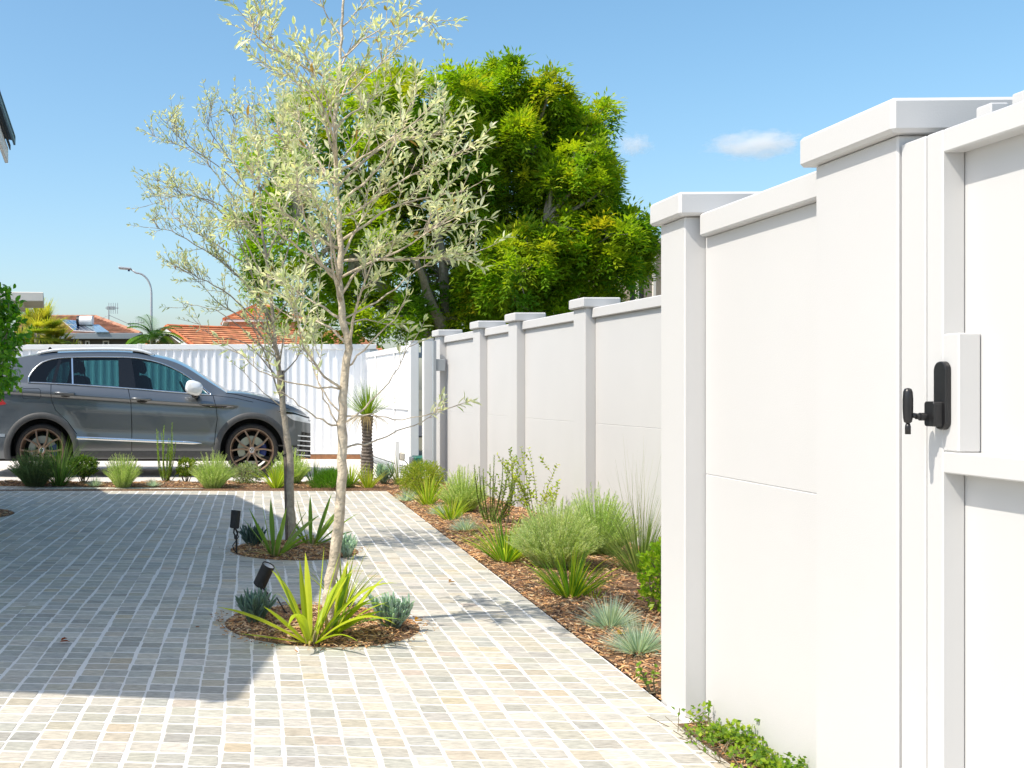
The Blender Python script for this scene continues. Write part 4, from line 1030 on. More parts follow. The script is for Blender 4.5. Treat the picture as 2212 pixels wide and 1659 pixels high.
# ------------------------------------------------------------------ clouds
def cloud(label, u, v, Y, w, h, seed):
    m, N, K, b_ = new_mat("cloud_vapour"); N.remove(b_)
    vp = N.new("ShaderNodeVolumePrincipled"); vp.inputs["Color"].default_value = (1, 1, 1, 1); vp.inputs["Anisotropy"].default_value = 0.2
    tc = N.new("ShaderNodeTexCoord"); n = N.new("ShaderNodeTexNoise"); n.inputs["Scale"].default_value = 1.7; n.inputs["Detail"].default_value = 6; n.inputs["Roughness"].default_value = 0.62
    mp = N.new("ShaderNodeMapping"); mp.inputs["Location"].default_value = (seed, seed*2.1, seed*0.7); mp.inputs["Scale"].default_value = (2.0, 1.0, 1.3); K.new(tc.outputs["Object"], mp.inputs[0]); K.new(mp.outputs[0], n.inputs["Vector"])
    ln = N.new("ShaderNodeVectorMath"); ln.operation = 'LENGTH'; K.new(tc.outputs["Object"], ln.inputs[0])
    a = N.new("ShaderNodeMath"); a.operation = 'SUBTRACT'; a.inputs[0].default_value = 1.0; K.new(ln.outputs["Value"], a.inputs[1])
    c = N.new("ShaderNodeMath"); c.operation = 'MULTIPLY_ADD'; c.inputs[1].default_value = 0.55; c.inputs[2].default_value = -0.62; K.new(a.outputs[0], c.inputs[0])
    d = N.new("ShaderNodeMath"); d.operation = 'ADD'; K.new(c.outputs[0], d.inputs[0]); K.new(n.outputs["Fac"], d.inputs[1])
    e = N.new("ShaderNodeMath"); e.operation = 'MULTIPLY'; e.use_clamp = False; e.inputs[1].default_value = 0.22; K.new(d.outputs[0], e.inputs[0])
    f = N.new("ShaderNodeMath"); f.operation = 'MAXIMUM'; f.inputs[1].default_value = 0; K.new(e.outputs[0], f.inputs[0]); K.new(f.outputs[0], vp.inputs["Density"])
    K.new(vp.outputs[0], N["Material Output"].inputs["Volume"])
    mb_ = MB(); mb_.lathe([(cos(t), sin(t)) for t in frange(-pi/2, pi/2, 12)], 24)
    o = mb_.build("cloud", m); p = S(u, v, Y); o.location = p; o.scale = (w, w*0.5, h)
    tag(o, label, "cloud", kind="stuff")
CLOUDS = True
if CLOUDS:
    cloud("thin long white cloud wisp just above the white wall", 1632, 312, 900, 52, 14, 3.3)
    cloud("small faint white cloud puff right of the green tree", 1368, 312, 900, 20, 12, 8.1)

# ------------------------------------------------------------------ big green tree beyond the wall
def rdir():
    z = rr(-1, 1); a = rr(0, 2*pi); r = sqrt(1 - z*z); return V(r*cos(a), r*sin(a), z)
def bend(p0, p1, k, n=6, sag=None):
    """curved path p0->p1 with random sideways wander"""
    d = p1 - p0; o = rdir() * d.length * k
    if sag is not None: o = o*0.5 + V(0, 0, sag*d.length)
    return [p0 + d*t + o*sin(pi*t) + rdir()*d.length*k*0.12*sin(pi*t) for t in (i/n for i in range(n+1))]
BT = thing("shade_tree", "large bright green leafy tree behind the long white wall", "tree", (4.6, 19.6, 0))
BO = V(4.6, 19.6, 0)
LOBES = [(620,340,105),(700,265,105),(850,235,90),(940,215,85),(1050,215,75),(1095,152,26),(1185,205,42),(1268,245,50),(1150,320,85),(1245,370,70),(1000,320,105),
 (1080,430,105),(1175,450,85),(1335,510,65),(1270,550,85),(1375,490,38),(900,440,115),(760,390,115),(950,590,105),(1100,590,95),(1215,610,75),(860,670,80),(700,550,115),(600,520,85),(640,640,85),(760,680,70),(1000,685,65),(1330,600,55),
 (780,250,80),(1120,660,60),(900,330,95),(1060,520,85),(800,500,100),(1230,430,70),(1290,420,45),(1190,400,70),(1300,370,40),(1130,560,80),(1010,450,100),(1240,320,55),(1150,250,60),(1000,250,80),(1120,700,50),(1220,690,40),(1270,300,40),(700,700,60),(1225,505,60)]
trk = MB(); lim = []
base = V(0, 0, -0.1); fork = V(0.1, 0.1, 1.5)
trk.tube([base, V(0.05, 0, 0.7), fork], [0.30, 0.24, 0.22], 12)
mains = []
for u, v, dy in ((640, 480, -1.0), (800, 400, 0.8), (950, 380, -0.6), (1080, 360, 0.9), (1180, 470, -0.8), (1260, 560, 0.5), (900, 560, -1.4), (740, 600, 1.2), (1040, 560, 1.6)):
    e = S(u, v, 19.4 + dy) - BO; P = bend(fork + rdir()*0.08, e, 0.10, 8, 0.06); mains.append(P)
    trk.tube(P, [lerp(0.13, 0.035, i/8) for i in range(9)], 8)
crown = MB()
CG = [(.16,.33,.014), (.22,.40,.016), (.10,.24,.014), (.29,.44,.018)]
CY = [(.52,.60,.022), (.60,.62,.025), (.44,.56,.024), (.68,.60,.035)]
def pinnate(m, p, d, L, col):
    side = d.cross(V(0, 0, 1) + rdir()*0.5)
    if side.length < 0.1: side = V(1, 0, 0)
    side.normalize(); upv = side.cross(d)
    for k in range(4):
        q = p + d*(L*(0.25 + 0.22*k)) - V(0, 0, 0.015*k*k*L*4)
        for s in (-1, 1):
            m.col = vary(col, 0.16, 0.08)
            m.leaf4(q, (side*s*0.75 + d*0.85 - V(0, 0, 0.12) + rdir()*0.2).normalized(), (upv + rdir()*0.3).normalized(), L*rr(0.36, 0.52), L*0.145)
    m.col = col; m.leaf4(p + d*L*0.95, (d - V(0, 0, 0.25)).normalized(), upv, L*0.45, L*0.14)
edge = []
for u, v, r in LOBES:
    for _ in range(3 if r > 50 else 1):
        a = rr(0, 2*pi); q = r * rr(0.75, 1.12); edge.append((u + q*cos(a), v + q*sin(a)*0.9, rr(16, 30)))
edge = [e for e in edge if e[1] < 700 and 125 < e[1] and e[0] < 1405 and e[1] > 175 + max(0, e[0] - 1180) * 0.9 and (e[0] < 1285 or e[1] > 430)]
for u, v, r in LOBES + edge:
    u += rr(-14, 14); v += rr(-8, 16)
    Yd = 19.4 + rr(-1.7, 1.7) * (1 if r > 60 else 0.6); c = S(u, v, Yd) - BO; R = r * 0.88 / F_PX * Yd
    best = min((q for P in mains for q in P[3:]), key=lambda q: (q - c).length)
    P = bend(best, c, 0.12, 5); trk.tube(P, [lerp(0.05, 0.018, i/5) for i in range(6)], 6)
    nsub = int((10 + 40 * (R/0.9)**2) * (0.55 if u < 820 else 0.95))
    for _ in range(nsub):
        dd = rdir(); dd.z = dd.z*0.9 + 0.12; e = c + dd * R * (rr(0.35, 1.03) ** 0.6)
        if random.random() < 0.5: trk.tube(bend(c + dd*R*0.1, e, 0.12, 3), [0.016, 0.012, 0.008, 0.004], 4, False)
        sun_side = (e - c).dot(V(-0.35, -0.25, 0.9)) / R  # yellow new growth on top, leaning sunward so light is in the colour
        yel = max(0, min(1, 0.16 + 0.42*sun_side + rr(-0.35, 0.38) + 0.12*((841 - v)/841 - 0.4)))
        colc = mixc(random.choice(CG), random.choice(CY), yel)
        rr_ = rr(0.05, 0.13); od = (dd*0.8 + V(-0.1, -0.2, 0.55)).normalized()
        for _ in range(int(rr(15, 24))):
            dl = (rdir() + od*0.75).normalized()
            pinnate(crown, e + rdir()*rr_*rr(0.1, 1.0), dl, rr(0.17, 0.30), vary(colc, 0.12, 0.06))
trk.build("trunk", M_BARKD, BT); crown.build("crown", M_LEAF, BT)

# ------------------------------------------------------------------ olive trees
OL = [(.68,.70,.43), (.58,.62,.34), (.75,.76,.56), (.44,.51,.25), (.70,.69,.39), (.62,.66,.40)]
OLY = [(.48,.33,.05), (.40,.24,.06)]
def twig_leaves(crown, tw, p, d, L, leafL, leafW, density=1.0, rad=0.0022):
    n = max(4, int(L / 0.03)); seg = L / n; rads = []; path = [p.copy()]
    for k in range(n):
        d = (d + rdir()*0.13 + V(0, 0, 0.045)).normalized(); p = p + d*seg; path.append(p.copy())
        if k < 1: continue
        ax = d.orthogonal().normalized(); ax = Matrix.Rotation(rr(0, 2*pi), 3, d) @ ax
        for s in (-1, 1):
            if random.random() > density: continue
            ld = (d*rr(0.5, 1.0) + ax*s*rr(0.55, 1.0) + V(0, 0, 0.10)).normalized()
            crown.col = vary(random.choice(OL), 0.15, 0.05) if random.random() > 0.012 else vary(random.choice(OLY))
            nrm = (V(0, 0, 1) + rdir()*0.8).normalized()
            crown.leaf(p, ld, nrm, leafL*rr(0.5, 1.2), leafW*rr(0.7, 1.2), 0.18)
    crown.col = vary(random.choice(OL)); crown.leaf(p, d, rdir(), leafL*0.8, leafW, 0.2)
    tw.tube(path, [lerp(rad, 0.0009, i/n) for i in range(n+1)], 4, False)
def limb_pts(L, Y0, O_, dep, n=4):
    """measured limb outline -> curve, moving to depth dep at its end"""
    P = []; m = len(L)
    for i in range((m-1)*n + 1):
        t = i / n; u = smooth([(k, L[k][0]) for k in range(m)], t); v = smooth([(k, L[k][1]) for k in range(m)], t)
        q = i / ((m-1)*n); P.append(S(u, v, Y0 + dep*q**1.1) - O_ + rdir()*0.006)
    return P
def olive(name, label, base, Y0, trunk_pts, trunk_r, limbs, leafL, leafW, twl, bark, seed, extra, dens=0.9):
    random.seed(seed)
    t = thing(name, label, "tree", base, 0); O_ = V(*base)
    tr = MB(); crown = MB(); tw = tr
    TP = limb_pts(trunk_pts, Y0, O_, 0.0, 4); n = len(TP)
    rad = [trunk_r * (lerp(1.0, 0.13, (i/(n-1))**0.8)) * rr(0.93, 1.07) for i in range(n)]; rad[0] *= 1.25
    tr.tube(TP, rad, 12)
    paths = []
    for L, bare in limbs:
        dep = rr(-0.55, 0.55) if not bare else rr(-0.25, 0.25)
        P = limb_pts(L, Y0, O_, dep); k = len(P); r0 = trunk_r * (0.22 if not bare else 0.16)
        near = min(range(n), key=lambda i: (TP[i] - P[0]).length); r0 = min(r0, rad[near]*0.62)
        P[0] = TP[near].copy()
        tr.tube(P, [lerp(r0, r0*0.22, i/(k-1)) for i in range(k)], 7)
        paths.append((P, bare))
    for _ in range(extra):               # limbs towards and away from the viewer
        i0 = random.randrange(int(n*0.42), int(n*0.95)); p = TP[i0]; a = random.choice((-1, 1))
        d = V(rr(-0.5, 0.5), a*rr(0.5, 1.0), rr(0.5, 1.1)).normalized(); L = rr(0.35, 0.75) * (1.15 - 0.4*i0/n)
        P = bend(p, p + d*L, 0.09, 6); tr.tube(P, [lerp(min(trunk_r*0.25, rad[i0]*0.6), 0.003, i/6) for i in range(7)], 6); paths.append((P, 0))
    for P, bare in paths:
        k = len(P)
        length = sum((b - a).length for a, b in zip(P, P[1:]))
        cnt = max(2, int(length / 0.047)) if not bare else max(2, int(length/0.17))
        for c in range(cnt):
            q = rr(0.28, 1.0) if not bare else rr(0.75, 1.0); f = q*(k-1); i = min(int(f), k-2); p = P[i].lerp(P[i+1], f-i)
            d = (P[i+1] - P[i]).normalized(); o = rdir(); o = (o - d*o.dot(d)).normalized()
            dd = (d*rr(0.25, 0.95) + o*rr(0.35, 0.95) + V(0, 0, 0.35)).normalized()
            twig_leaves(crown, tw, p, dd, twl*rr(0.5, 1.25) * (0.55 if bare else 1), leafL, leafW, dens if not bare else 0.6)
            if random.random() < 0.2 and not bare:
                o2 = rdir(); twig_leaves(crown, tw, p + dd*0.06, (dd + o2*0.8).normalized(), twl*rr(0.4, 0.8), leafL, leafW, dens)
        twig_leaves(crown, tw, P[-1], (P[-1]-P[-2]).normalized(), twl*0.6, leafL, leafW, dens)
    tr.build("trunk", bark, t, smooth=True); crown.build("crown", M_LEAF_OLIVE, t)
    return t
b1_ = G(706, 1348)
T1 = [(706,1352),(711,1290),(717,1235),(731,1130),(738,1020),(738,920),(743,840),(752,755),(741,690),(733,620),(735,540),(730,450),(724,360),(724,280),(730,180),(738,80),(742,0),(746,-70)]
L1 = [([(717,387),(650,345),(590,275)],0), ([(713,275),(660,190),(585,150)],0), ([(722,180),(647,137),(565,90),(547,42)],0), ([(730,137),(800,75),(876,35),(940,44)],0), ([(735,215),(810,150),(860,100)],0),
 ([(728,267),(790,225),(850,170)],0), ([(725,375),(800,330),(900,260)],0), ([(735,480),(850,400),(985,330)],0), ([(735,560),(834,560),(967,553),(1040,540)],0), ([(745,690),(834,637),(900,583),(940,570)],1),
 ([(740,640),(790,562),(890,500),(1005,485)],0), ([(733,520),(850,450),(960,420),(1022,405)],0), ([(735,600),(650,540),(580,490),(530,480)],0), ([(733,540),(640,480),(570,410),(545,370)],0), ([(740,690),(660,640),(590,600)],0),
 ([(743,840),(690,800),(650,730),(640,640)],0), ([(745,800),(800,740),(850,690),(880,640)],1), ([(742,905),(690,830),(665,760)],1), ([(738,80),(700,20),(680,-40)],0), ([(738,60),(790,0),(830,-50)],0),
 ([(724,330),(690,230),(672,130)],0), ([(733,440),(800,380),(860,300),(900,200)],0), ([(735,620),(690,560),(650,440),(640,400)],0), ([(735,560),(780,470),(800,400)],0), ([(752,750),(700,700),(640,690),(600,670)],0), ([(740,700),(790,690),(830,700)],1),
 ([(735,500),(690,430),(600,400),(560,330)],0), ([(733,600),(860,540),(960,480)],0), ([(728,420),(660,300),(640,230)],0), ([(730,400),(840,310),(940,290),(960,270)],0),
 ([(725,925),(685,901),(634,865),(601,836)],1), ([(745,915),(800,870),(850,810),(890,740)],1), ([(745,962),(800,958),(860,930),(925,905),(968,882)],1), ([(738,900),(800,895),(870,905),(960,885)],1), ([(742,840),(640,830),(560,800),(515,760)],1), ([(738,930),(700,860),(680,800)],1)]
olive("olive_tree", "nearer young olive tree with pale trunk, in the front round bed", tuple(b1_), b1_.y, T1, 0.033, L1, 0.055, 0.0140, 0.20, M_BARK, 5, 9)
b2_ = G(632, 1186)
T2 = [(632,1190),(629,1100),(626,1000),(618,930),(610,880),(604,820),(597,760),(590,700),(582,620),(572,540),(562,440),(556,330),(550,235)]
L2 = [([(590,700),(520,600),(440,540),(370,500),(322,492)],0), ([(580,620),(500,480),(410,420),(320,445)],0), ([(575,560),(500,420),(420,330),(330,292)],0), ([(565,480),(500,350),(450,280),(462,222)],0), ([(560,420),(535,320),(550,225)],0),
 ([(597,760),(540,700),(470,650),(410,590)],0), ([(600,780),(500,690),(440,662),(385,665)],1), ([(590,700),(650,600),(690,520)],0), ([(585,640),(640,480),(650,350)],0), ([(604,820),(650,760),(690,700)],0), ([(610,880),(560,840),(525,800)],1),
 ([(570,520),(470,440),(400,420),(345,390)],0), ([(600,740),(500,640),(430,600),(370,570)],0), ([(562,440),(470,360),(390,300),(360,265)],0), ([(580,600),(470,530),(390,480),(335,420)],0), ([(556,330),(600,270),(615,235)],0), ([(590,680),(480,560),(420,460)],0),
 ([(597,760),(560,640),(520,520),(500,450)],0), ([(610,870),(570,760),(540,690)],0), ([(575,560),(620,440),(640,300)],0), ([(600,800),(620,700),(640,620)],0), ([(604,820),(530,740),(470,730),(430,700)],1), ([(545,430),(500,330),(510,250)],0)]
olive("olive_tree", "farther olive tree with darker trunk tied to a stake, in the rear round bed", tuple(b2_), b2_.y, T2, 0.031, L2, 0.046, 0.0115, 0.21, M_BARKD, 9, 7, 0.85)
random.seed(21)
O_ = G(620, 1180)
sk = thing("tree_stake", "thin dark timber stake standing close beside the farther olive trunk", "stake", tuple(O_))
m = MB(); P = [S(621, 1190, O_.y) - O_, S(617, 1000, O_.y) - O_, S(611, 800, O_.y) - O_]; m.tube(P, [0.015, 0.014, 0.012], 4); m.build("pole", M_STAKE, sk)
m = MB(); c = S(616, 990, O_.y) - O_; m.tube([c + V(0.024 + 0.038*cos(a), 0.03*sin(a), 0.02 + 0.01*sin(2*a)) for a in frange(0, 2*pi, 16)], 0.004, 5); m.build("tie", M_BLACKMATT, sk)

# ------------------------------------------------------------------ garden plants
def place(o, u, v): p = G(u, v); o.location = (p.x, p.y, 0.012); return o
def plant(m, name, mats, label, cat, loc, group=None):
    o = m.build(name, mats, None, loc=loc); return tag(o, label, cat, group)
def spot(u, v): p = G(u, v); return (p.x, p.y, 0.012)
# lavender: many upright stems clothed with narrow leaves
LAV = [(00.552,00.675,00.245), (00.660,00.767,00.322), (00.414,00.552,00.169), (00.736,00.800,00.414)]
LAV_SHADED = [(0.144,0.216,0.102), (0.192,0.264,0.132), (0.108,0.168,0.072)]  # lavender colours darkened for the bush in the house's shade
def lavender(R, H, stems, cols, spread=0.9, needle=0.026, tipcol=None, dense=1.0):
    m = MB()
    for _ in range(stems):
        a = rr(0, 2*pi); q = sqrt(random.random()); tilt = q * spread
        d = V(cos(a)*sin(tilt), sin(a)*sin(tilt), cos(tilt))
        p = V(cos(a), sin(a), 0) * (q*R*0.35) + V(0, 0, 0.0)
        k = 1 / sqrt((d.x**2 + d.y**2)/(R*R) + d.z**2/(H*H)); L = k * rr(0.74, 1.06); end = p*0.5 + d*L
        P = [p + (end - p)*t + V(0, 0, 0.05*H)*sin(pi*t) for t in (0, .33, .66, 1)]
        c = random.choice(cols); m.col = mixc(c, (.25,.22,.10), 0.3); m.tube(P, [0.0022, 0.0020, 0.0016, 0.001], 3, False)
        n = max(8, int(L*0.85/0.0085*dense)); up = (P[3]-P[2]).normalized()
        for j in range(n):
            t = 0.15 + 0.85*j/n; f = t*3; i = min(int(f), 2); b = P[i].lerp(P[i+1], f-i); dd = (P[i+1]-P[i]).normalized()
            o = rdir(); o = (o - dd*o.dot(dd)).normalized(); ld = (dd*rr(0.6, 1.2) + o*rr(0.5, 0.9)).normalized()
            cc = tipcol if (tipcol and t > 0.86) else c
            m.col = vary(cc, 0.2, 0.06); m.needle(b, ld, ld.cross(rdir()).normalized(), needle*rr(0.7, 1.2)*(1.15 - 0.4*t), needle*0.19)
    return m
def tuft(n, L, W, cols, droop=3.0, spread=0.9, r0=0.03, seg=6, tipc=None, fold=0.2, tip=0.1):
    m = MB()
    for _ in range(n):
        a = rr(0, 2*pi); q = rr(0.05, 1) ** 0.7; tilt = q*spread; l = L*rr(0.6, 1.08)
        m.col = vary(random.choice(cols), 0.2, 0.08) if not (tipc and random.random() < 0.08) else vary(tipc)
        m.blade(V(cos(a), sin(a), 0)*r0*q, V(cos(a)*sin(tilt), sin(a)*sin(tilt), cos(tilt)), l, W*rr(0.75, 1.2), droop*rr(0.5, 1.4)/max(L, 0.05)*0.35, seg, fold, tip, rr(-0.6, 0.6))
    return m
FES = [(0.432,0.552,0.528), (0.540,0.648,0.600), (0.336,0.456,0.432), (0.624,0.696,0.636), (0.480,0.528,0.360)]
def fescue(L, n=420): return tuft(n, L, 0.0042, FES, 1.1, 1.35, L*0.22, 4)
LIME = [(.34,.46,.035), (.43,.52,.045), (.24,.38,.03), (.50,.55,.09)]
GRN = [(.15,.30,.03), (.20,.36,.035), (.11,.24,.025)]
def senecio(stems, L, H, cols, sp=0.5):
    m = MB()
    for _ in range(stems):
        a = rr(0, 2*pi); q = sqrt(random.random()); tilt = q*sp; d = V(cos(a)*sin(tilt), sin(a)*sin(tilt), cos(tilt)); h = H*rr(0.55, 1.0); p0 = V(cos(a), sin(a), 0)*0.035*q
        m.col = (.20,.24,.17); m.tube([p0, p0 + d*h*0.9], [0.005, 0.004], 5, False)
        for j in range(16):
            t = rr(0.2, 1.0); b = p0 + d*h*t*0.9; o = rdir(); o = (o - d*o.dot(d)).normalized(); ld = (d*rr(0.6, 1.3) + o*0.7*(1.2-t*0.5) + V(0, 0, 0.3)).normalized(); l = L*rr(0.6, 1.1)
            m.col = vary(random.choice(cols), 0.14, 0.05); e = b + ld*l + V(0, 0, 0.1*l)
            m.tube([b, b.lerp(e, 0.3), b.lerp(e, 0.75) + V(0, 0, 0.004), e], [0.0022, 0.0052, 0.0048, 0.0008], 5, False)
    return m
SEN = [(0.456,0.588,0.516), (0.360,0.504,0.432), (0.540,0.660,0.576), (0.300,0.432,0.360)]
def rosemary(stems, H, R, cols, spread=0.3, needle=0.026):
    m = MB()
    for _ in range(stems):
        a = rr(0, 2*pi); q = sqrt(random.random()); h = H*rr(0.45, 1.0)*(1.1 - 0.35*q); p = V(cos(a), sin(a), 0)*R*0.25*q; e = V(cos(a), sin(a), 0)*R*q + V(rr(-.05,.05), rr(-.05,.05), h)
        P = [p + (e-p)*t + V(cos(a), sin(a), 0)*R*0.25*sin(pi*t)*q for t in (0, .25, .5, .75, 1)]
        m.col = (.16,.12,.07); m.tube(P, [0.004, 0.0035, 0.003, 0.002, 0.001], 4, False)
        n = int(h / 0.0028)
        for j in range(n):
            t = 0.08 + 0.92*j/n; f = t*4; i = min(int(f), 3); b = P[i].lerp(P[i+1], f-i); dd = (P[i+1]-P[i]).normalized(); o = rdir(); o = (o - dd*o.dot(dd)).normalized()
            m.col = vary(random.choice(cols), 0.2, 0.08); ld = (dd*rr(0.2, 0.9) + o).normalized(); m.needle(b, ld, ld.cross(dd).normalized(), needle*rr(0.7, 1.1)*(1.1-0.4*t), needle*0.28)
    return m
def leafy(R, H, n, L, W, cols, zc=0.55, core=0.35, stems=14, ground=0.0):
    """rounded shrub of small flat leaves on branching stems"""
    m = MB(); s = MB()
    for _ in range(stems):
        d = rdir(); d.z = abs(d.z)*0.8 + 0.3; e = V(d.x*R*0.8, d.y*R*0.8, H*rr(0.5, 0.95)); s.tube(bend(V(d.x, d.y, 0)*0.02, e, 0.1, 4), [0.006, 0.005, 0.004, 0.003, 0.002], 5, False)
    for _ in range(n):
        d = rdir(); k = rr(core, 1.0) ** 0.5 * (1 + 0.13*sin(5*d.x*3 + 2) * cos(4*d.z*3)); p = V(d.x*R*k, d.y*R*k, ground + (H-ground)*0.5 + d.z*(H-ground)*0.5*k)
        if p.z < 0.01: p.z = rr(0.01, 0.05)
        c = random.choice(cols)
        for _ in range(4):
            m.col = vary(c, 0.2, 0.08); m.leaf4(p + rdir()*L*0.4, (d + rdir()*0.9 + V(0, 0, 0.3)).normalized(), (d + rdir()*0.6).normalized(), L*rr(0.6, 1.1), W*rr(0.8, 1.1))
    return m, s
def sprig(stems, H, R, L, W, cols, gap=0.03):
    """sparse sapling: bare arching stems with small oval leaves"""
    m = MB(); s = MB()
    for k in range(stems):
        a = rr(0, 2*pi); q = rr(0.2, 1); h = H*rr(0.55, 1.0); p0 = V(cos(a), sin(a), 0)*0.02; e = V(cos(a)*R*q, sin(a)*R*q, h); P = bend(p0, e, 0.07, 6)
        s.tube(P, [0.004, 0.0035, 0.003, 0.0026, 0.002, 0.0015, 0.001], 5, False)
        subs = [P]
        for _ in range(3):
            i = random.randint(2, 5); ee = P[i] + V(cos(a + rr(-1.3, 1.3)), sin(a + rr(-1.3, 1.3)), rr(0.5, 1.2)).normalized() * H*rr(0.15, 0.32); Q = bend(P[i], ee, 0.06, 5); s.tube(Q, 0.0016, 4, False); subs.append(Q)
        for Q in subs:
            Ls = sum((b-a_).length for a_, b in zip(Q, Q[1:])); n = int(Ls/gap)
            for j in range(1, n+1):
                f = (0.12 + 0.88*j/n)*(len(Q)-1); i = min(int(f), len(Q)-2); b = Q[i].lerp(Q[i+1], f-i); dd = (Q[i+1]-Q[i]).normalized(); o = rdir(); o = (o-dd*o.dot(dd)).normalized()
                for sg in (-1, 1):
                    m.col = vary(random.choice(cols), 0.2, 0.08); m.leaf(b, (dd*0.7 + o*sg).normalized(), (dd + rdir()*0.5).normalized(), L*rr(0.7, 1.1), W, 0.12)
    return m, s
def two(name, ms, label, cat, loc, group=None, leafm=None):
    t = thing(name, label, cat, loc, 0, group); ms[1].build("stems", M_STEM, t); ms[0].build("foliage", leafm or M_LEAF, t); return t
def px(u0, u1, Y): return (u1-u0)/F_PX*Y
GB = "plants in the bed before the car"; GRB = "plants in the right garden bed"; GO = "plants in the round olive beds"
# --- bed in front of the car
plant(lavender(0.30, 0.47, 420, LAV_SHADED, 0.95, 0.030), "lavender_bush", M_FINE, "big dark shaded lavender bush before the rear wheel", "bush", spot(75, 1052), GB)
plant(tuft(300, 0.62, 0.006, [(.08,.17,.03), (.13,.24,.05), (.2,.28,.09)], 2.2, 0.95, 0.07, 7), "grass_clump", M_FINE, "wispy arching green grass clump beside the dark lavender, over the rear wheel", "grass", spot(128, 1051), GB)
two("leafy_shrub", leafy(0.17, 0.33, 480, 0.035, 0.022, [(.06,.13,.025), (.10,.18,.03), (.05,.10,.02), (.2,.27,.06)], ground=0.1), "small dark leafed shrub with thin bare stems, next to the wispy grass", "shrub", spot(180, 1048), GB)
plant(fescue(0.13, 200), "fescue_tuft", M_FINE, "tiny shaded blue fescue under the small dark shrub", "grass", spot(205, 1052), GB)
plant(lavender(0.225, 0.42, 330, LAV, 0.85, 0.026, (.36,.42,.20)), "lavender_bush", M_FINE, "upright bright lavender bush in front of the rear door", "bush", spot(265, 1054), GB)
plant(fescue(0.12, 200), "fescue_tuft", M_FINE, "tiny pale blue fescue left of the tall rosemary", "grass", spot(330, 1053), GB)
plant(rosemary(24, 0.80, 0.19, [(.30,.46,.07), (.38,.52,.10), (.22,.37,.05)]), "rosemary_bush", M_FINE, "tall narrow rosemary in front of the car's front door", "bush", spot(359, 1046), GB)
two("leafy_shrub", leafy(0.115, 0.30, 240, 0.035, 0.02, [(.20,.28,.03), (.13,.22,.03), (.28,.33,.05)], ground=0.08, stems=9), "small yellow green shrub between tall rosemary and round lavender", "shrub", spot(402, 1046), GB)
plant(lavender(0.265, 0.44, 430, LAV, 0.95, 0.027, (.36,.42,.20)), "lavender_bush", M_FINE, "rounded bright lavender bush just left of the front wheel", "bush", spot(459, 1056), GB)
two("leafy_shrub", leafy(0.175, 0.26, 620, 0.026, 0.012, [(.30,.36,.21), (.24,.30,.16), (.38,.42,.28)], ground=0.0), "low pale grey green mound below the front wheel", "shrub", spot(533, 1050), GB)
plant(tuft(130, 0.36, 0.012, LIME, 2.6, 0.9, 0.05, 6), "strap_grass", M_LEAF, "lime green strap tuft just left of the staked olive trunk", "grass", spot(597, 1056), GB)
plant(lavender(0.23, 0.46, 330, LAV, 0.85, 0.028), "lavender_bush", M_FINE, "tall lavender bush behind the staked olive trunk at the car's nose", "bush", spot(628, 1050), GB)
plant(senecio(16, 0.085, 0.14, SEN), "chalkstick_plant", M_LEAFG, "small blue chalksticks behind the soft green mound", "succulent", spot(706, 1046), GB)
def mound(R, H, n, cols):
    m = MB()
    for _ in range(n):
        a = rr(0, 2*pi); q = sqrt(random.random()); p = V(cos(a)*R*0.75*q, sin(a)*R*0.6*q, H*0.72*(1-q*q)); m.col = vary(random.choice(cols), 0.2, 0.08)
        m.blade(p, V(cos(a)*q*1.2 + rr(-.3,.3), sin(a)*q*1.2 + rr(-.3,.3), 0.9), rr(0.08, 0.15), 0.004, 9, 4, 0.1)
    return m
plant(mound(0.29, 0.19, 2600, [(.10,.24,.02), (.15,.30,.03), (.07,.18,.02)]), "grass_mound", M_FINE, "soft low bright green grass mound behind the nearer olive trunk", "grass", spot(716, 1057), GB)
plant(tuft(46, 0.36, 0.012, [(.06,.14,.03), (.09,.17,.04)], 1.6, 0.7, 0.04, 6), "strap_grass", M_LEAF, "dark strap tuft left of the soft green mound", "grass", spot(678, 1047), GB)
plant(tuft(80, 0.33, 0.011, LIME, 2.8, 0.95, 0.04, 6), "strap_grass", M_LEAF, "lime strap tuft between nearer olive trunk and grass tree", "grass", spot(757, 1050), GB)
plant(tuft(70, 0.31, 0.012, [(.36,.40,.03), (.28,.36,.03), (.42,.42,.07)], 2.0, 0.8, 0.04, 6), "strap_grass", M_LEAF, "yellow green strap tuft at the foot of the grass tree", "grass", spot(795, 1058), GB)
plant(senecio(24, 0.10, 0.22, SEN), "chalkstick_plant", M_LEAFG, "blue chalksticks just right of the grass tree", "succulent", spot(829, 1050), GB)
plant(tuft(34, 0.44, 0.013, [(.14,.22,.06), (.20,.27,.07), (.3,.3,.1)], 2.4, 1.0, 0.05, 7), "strap_grass", M_LEAF, "loose olive green strap tuft below the white sensor post", "grass", spot(862, 1052), GB)
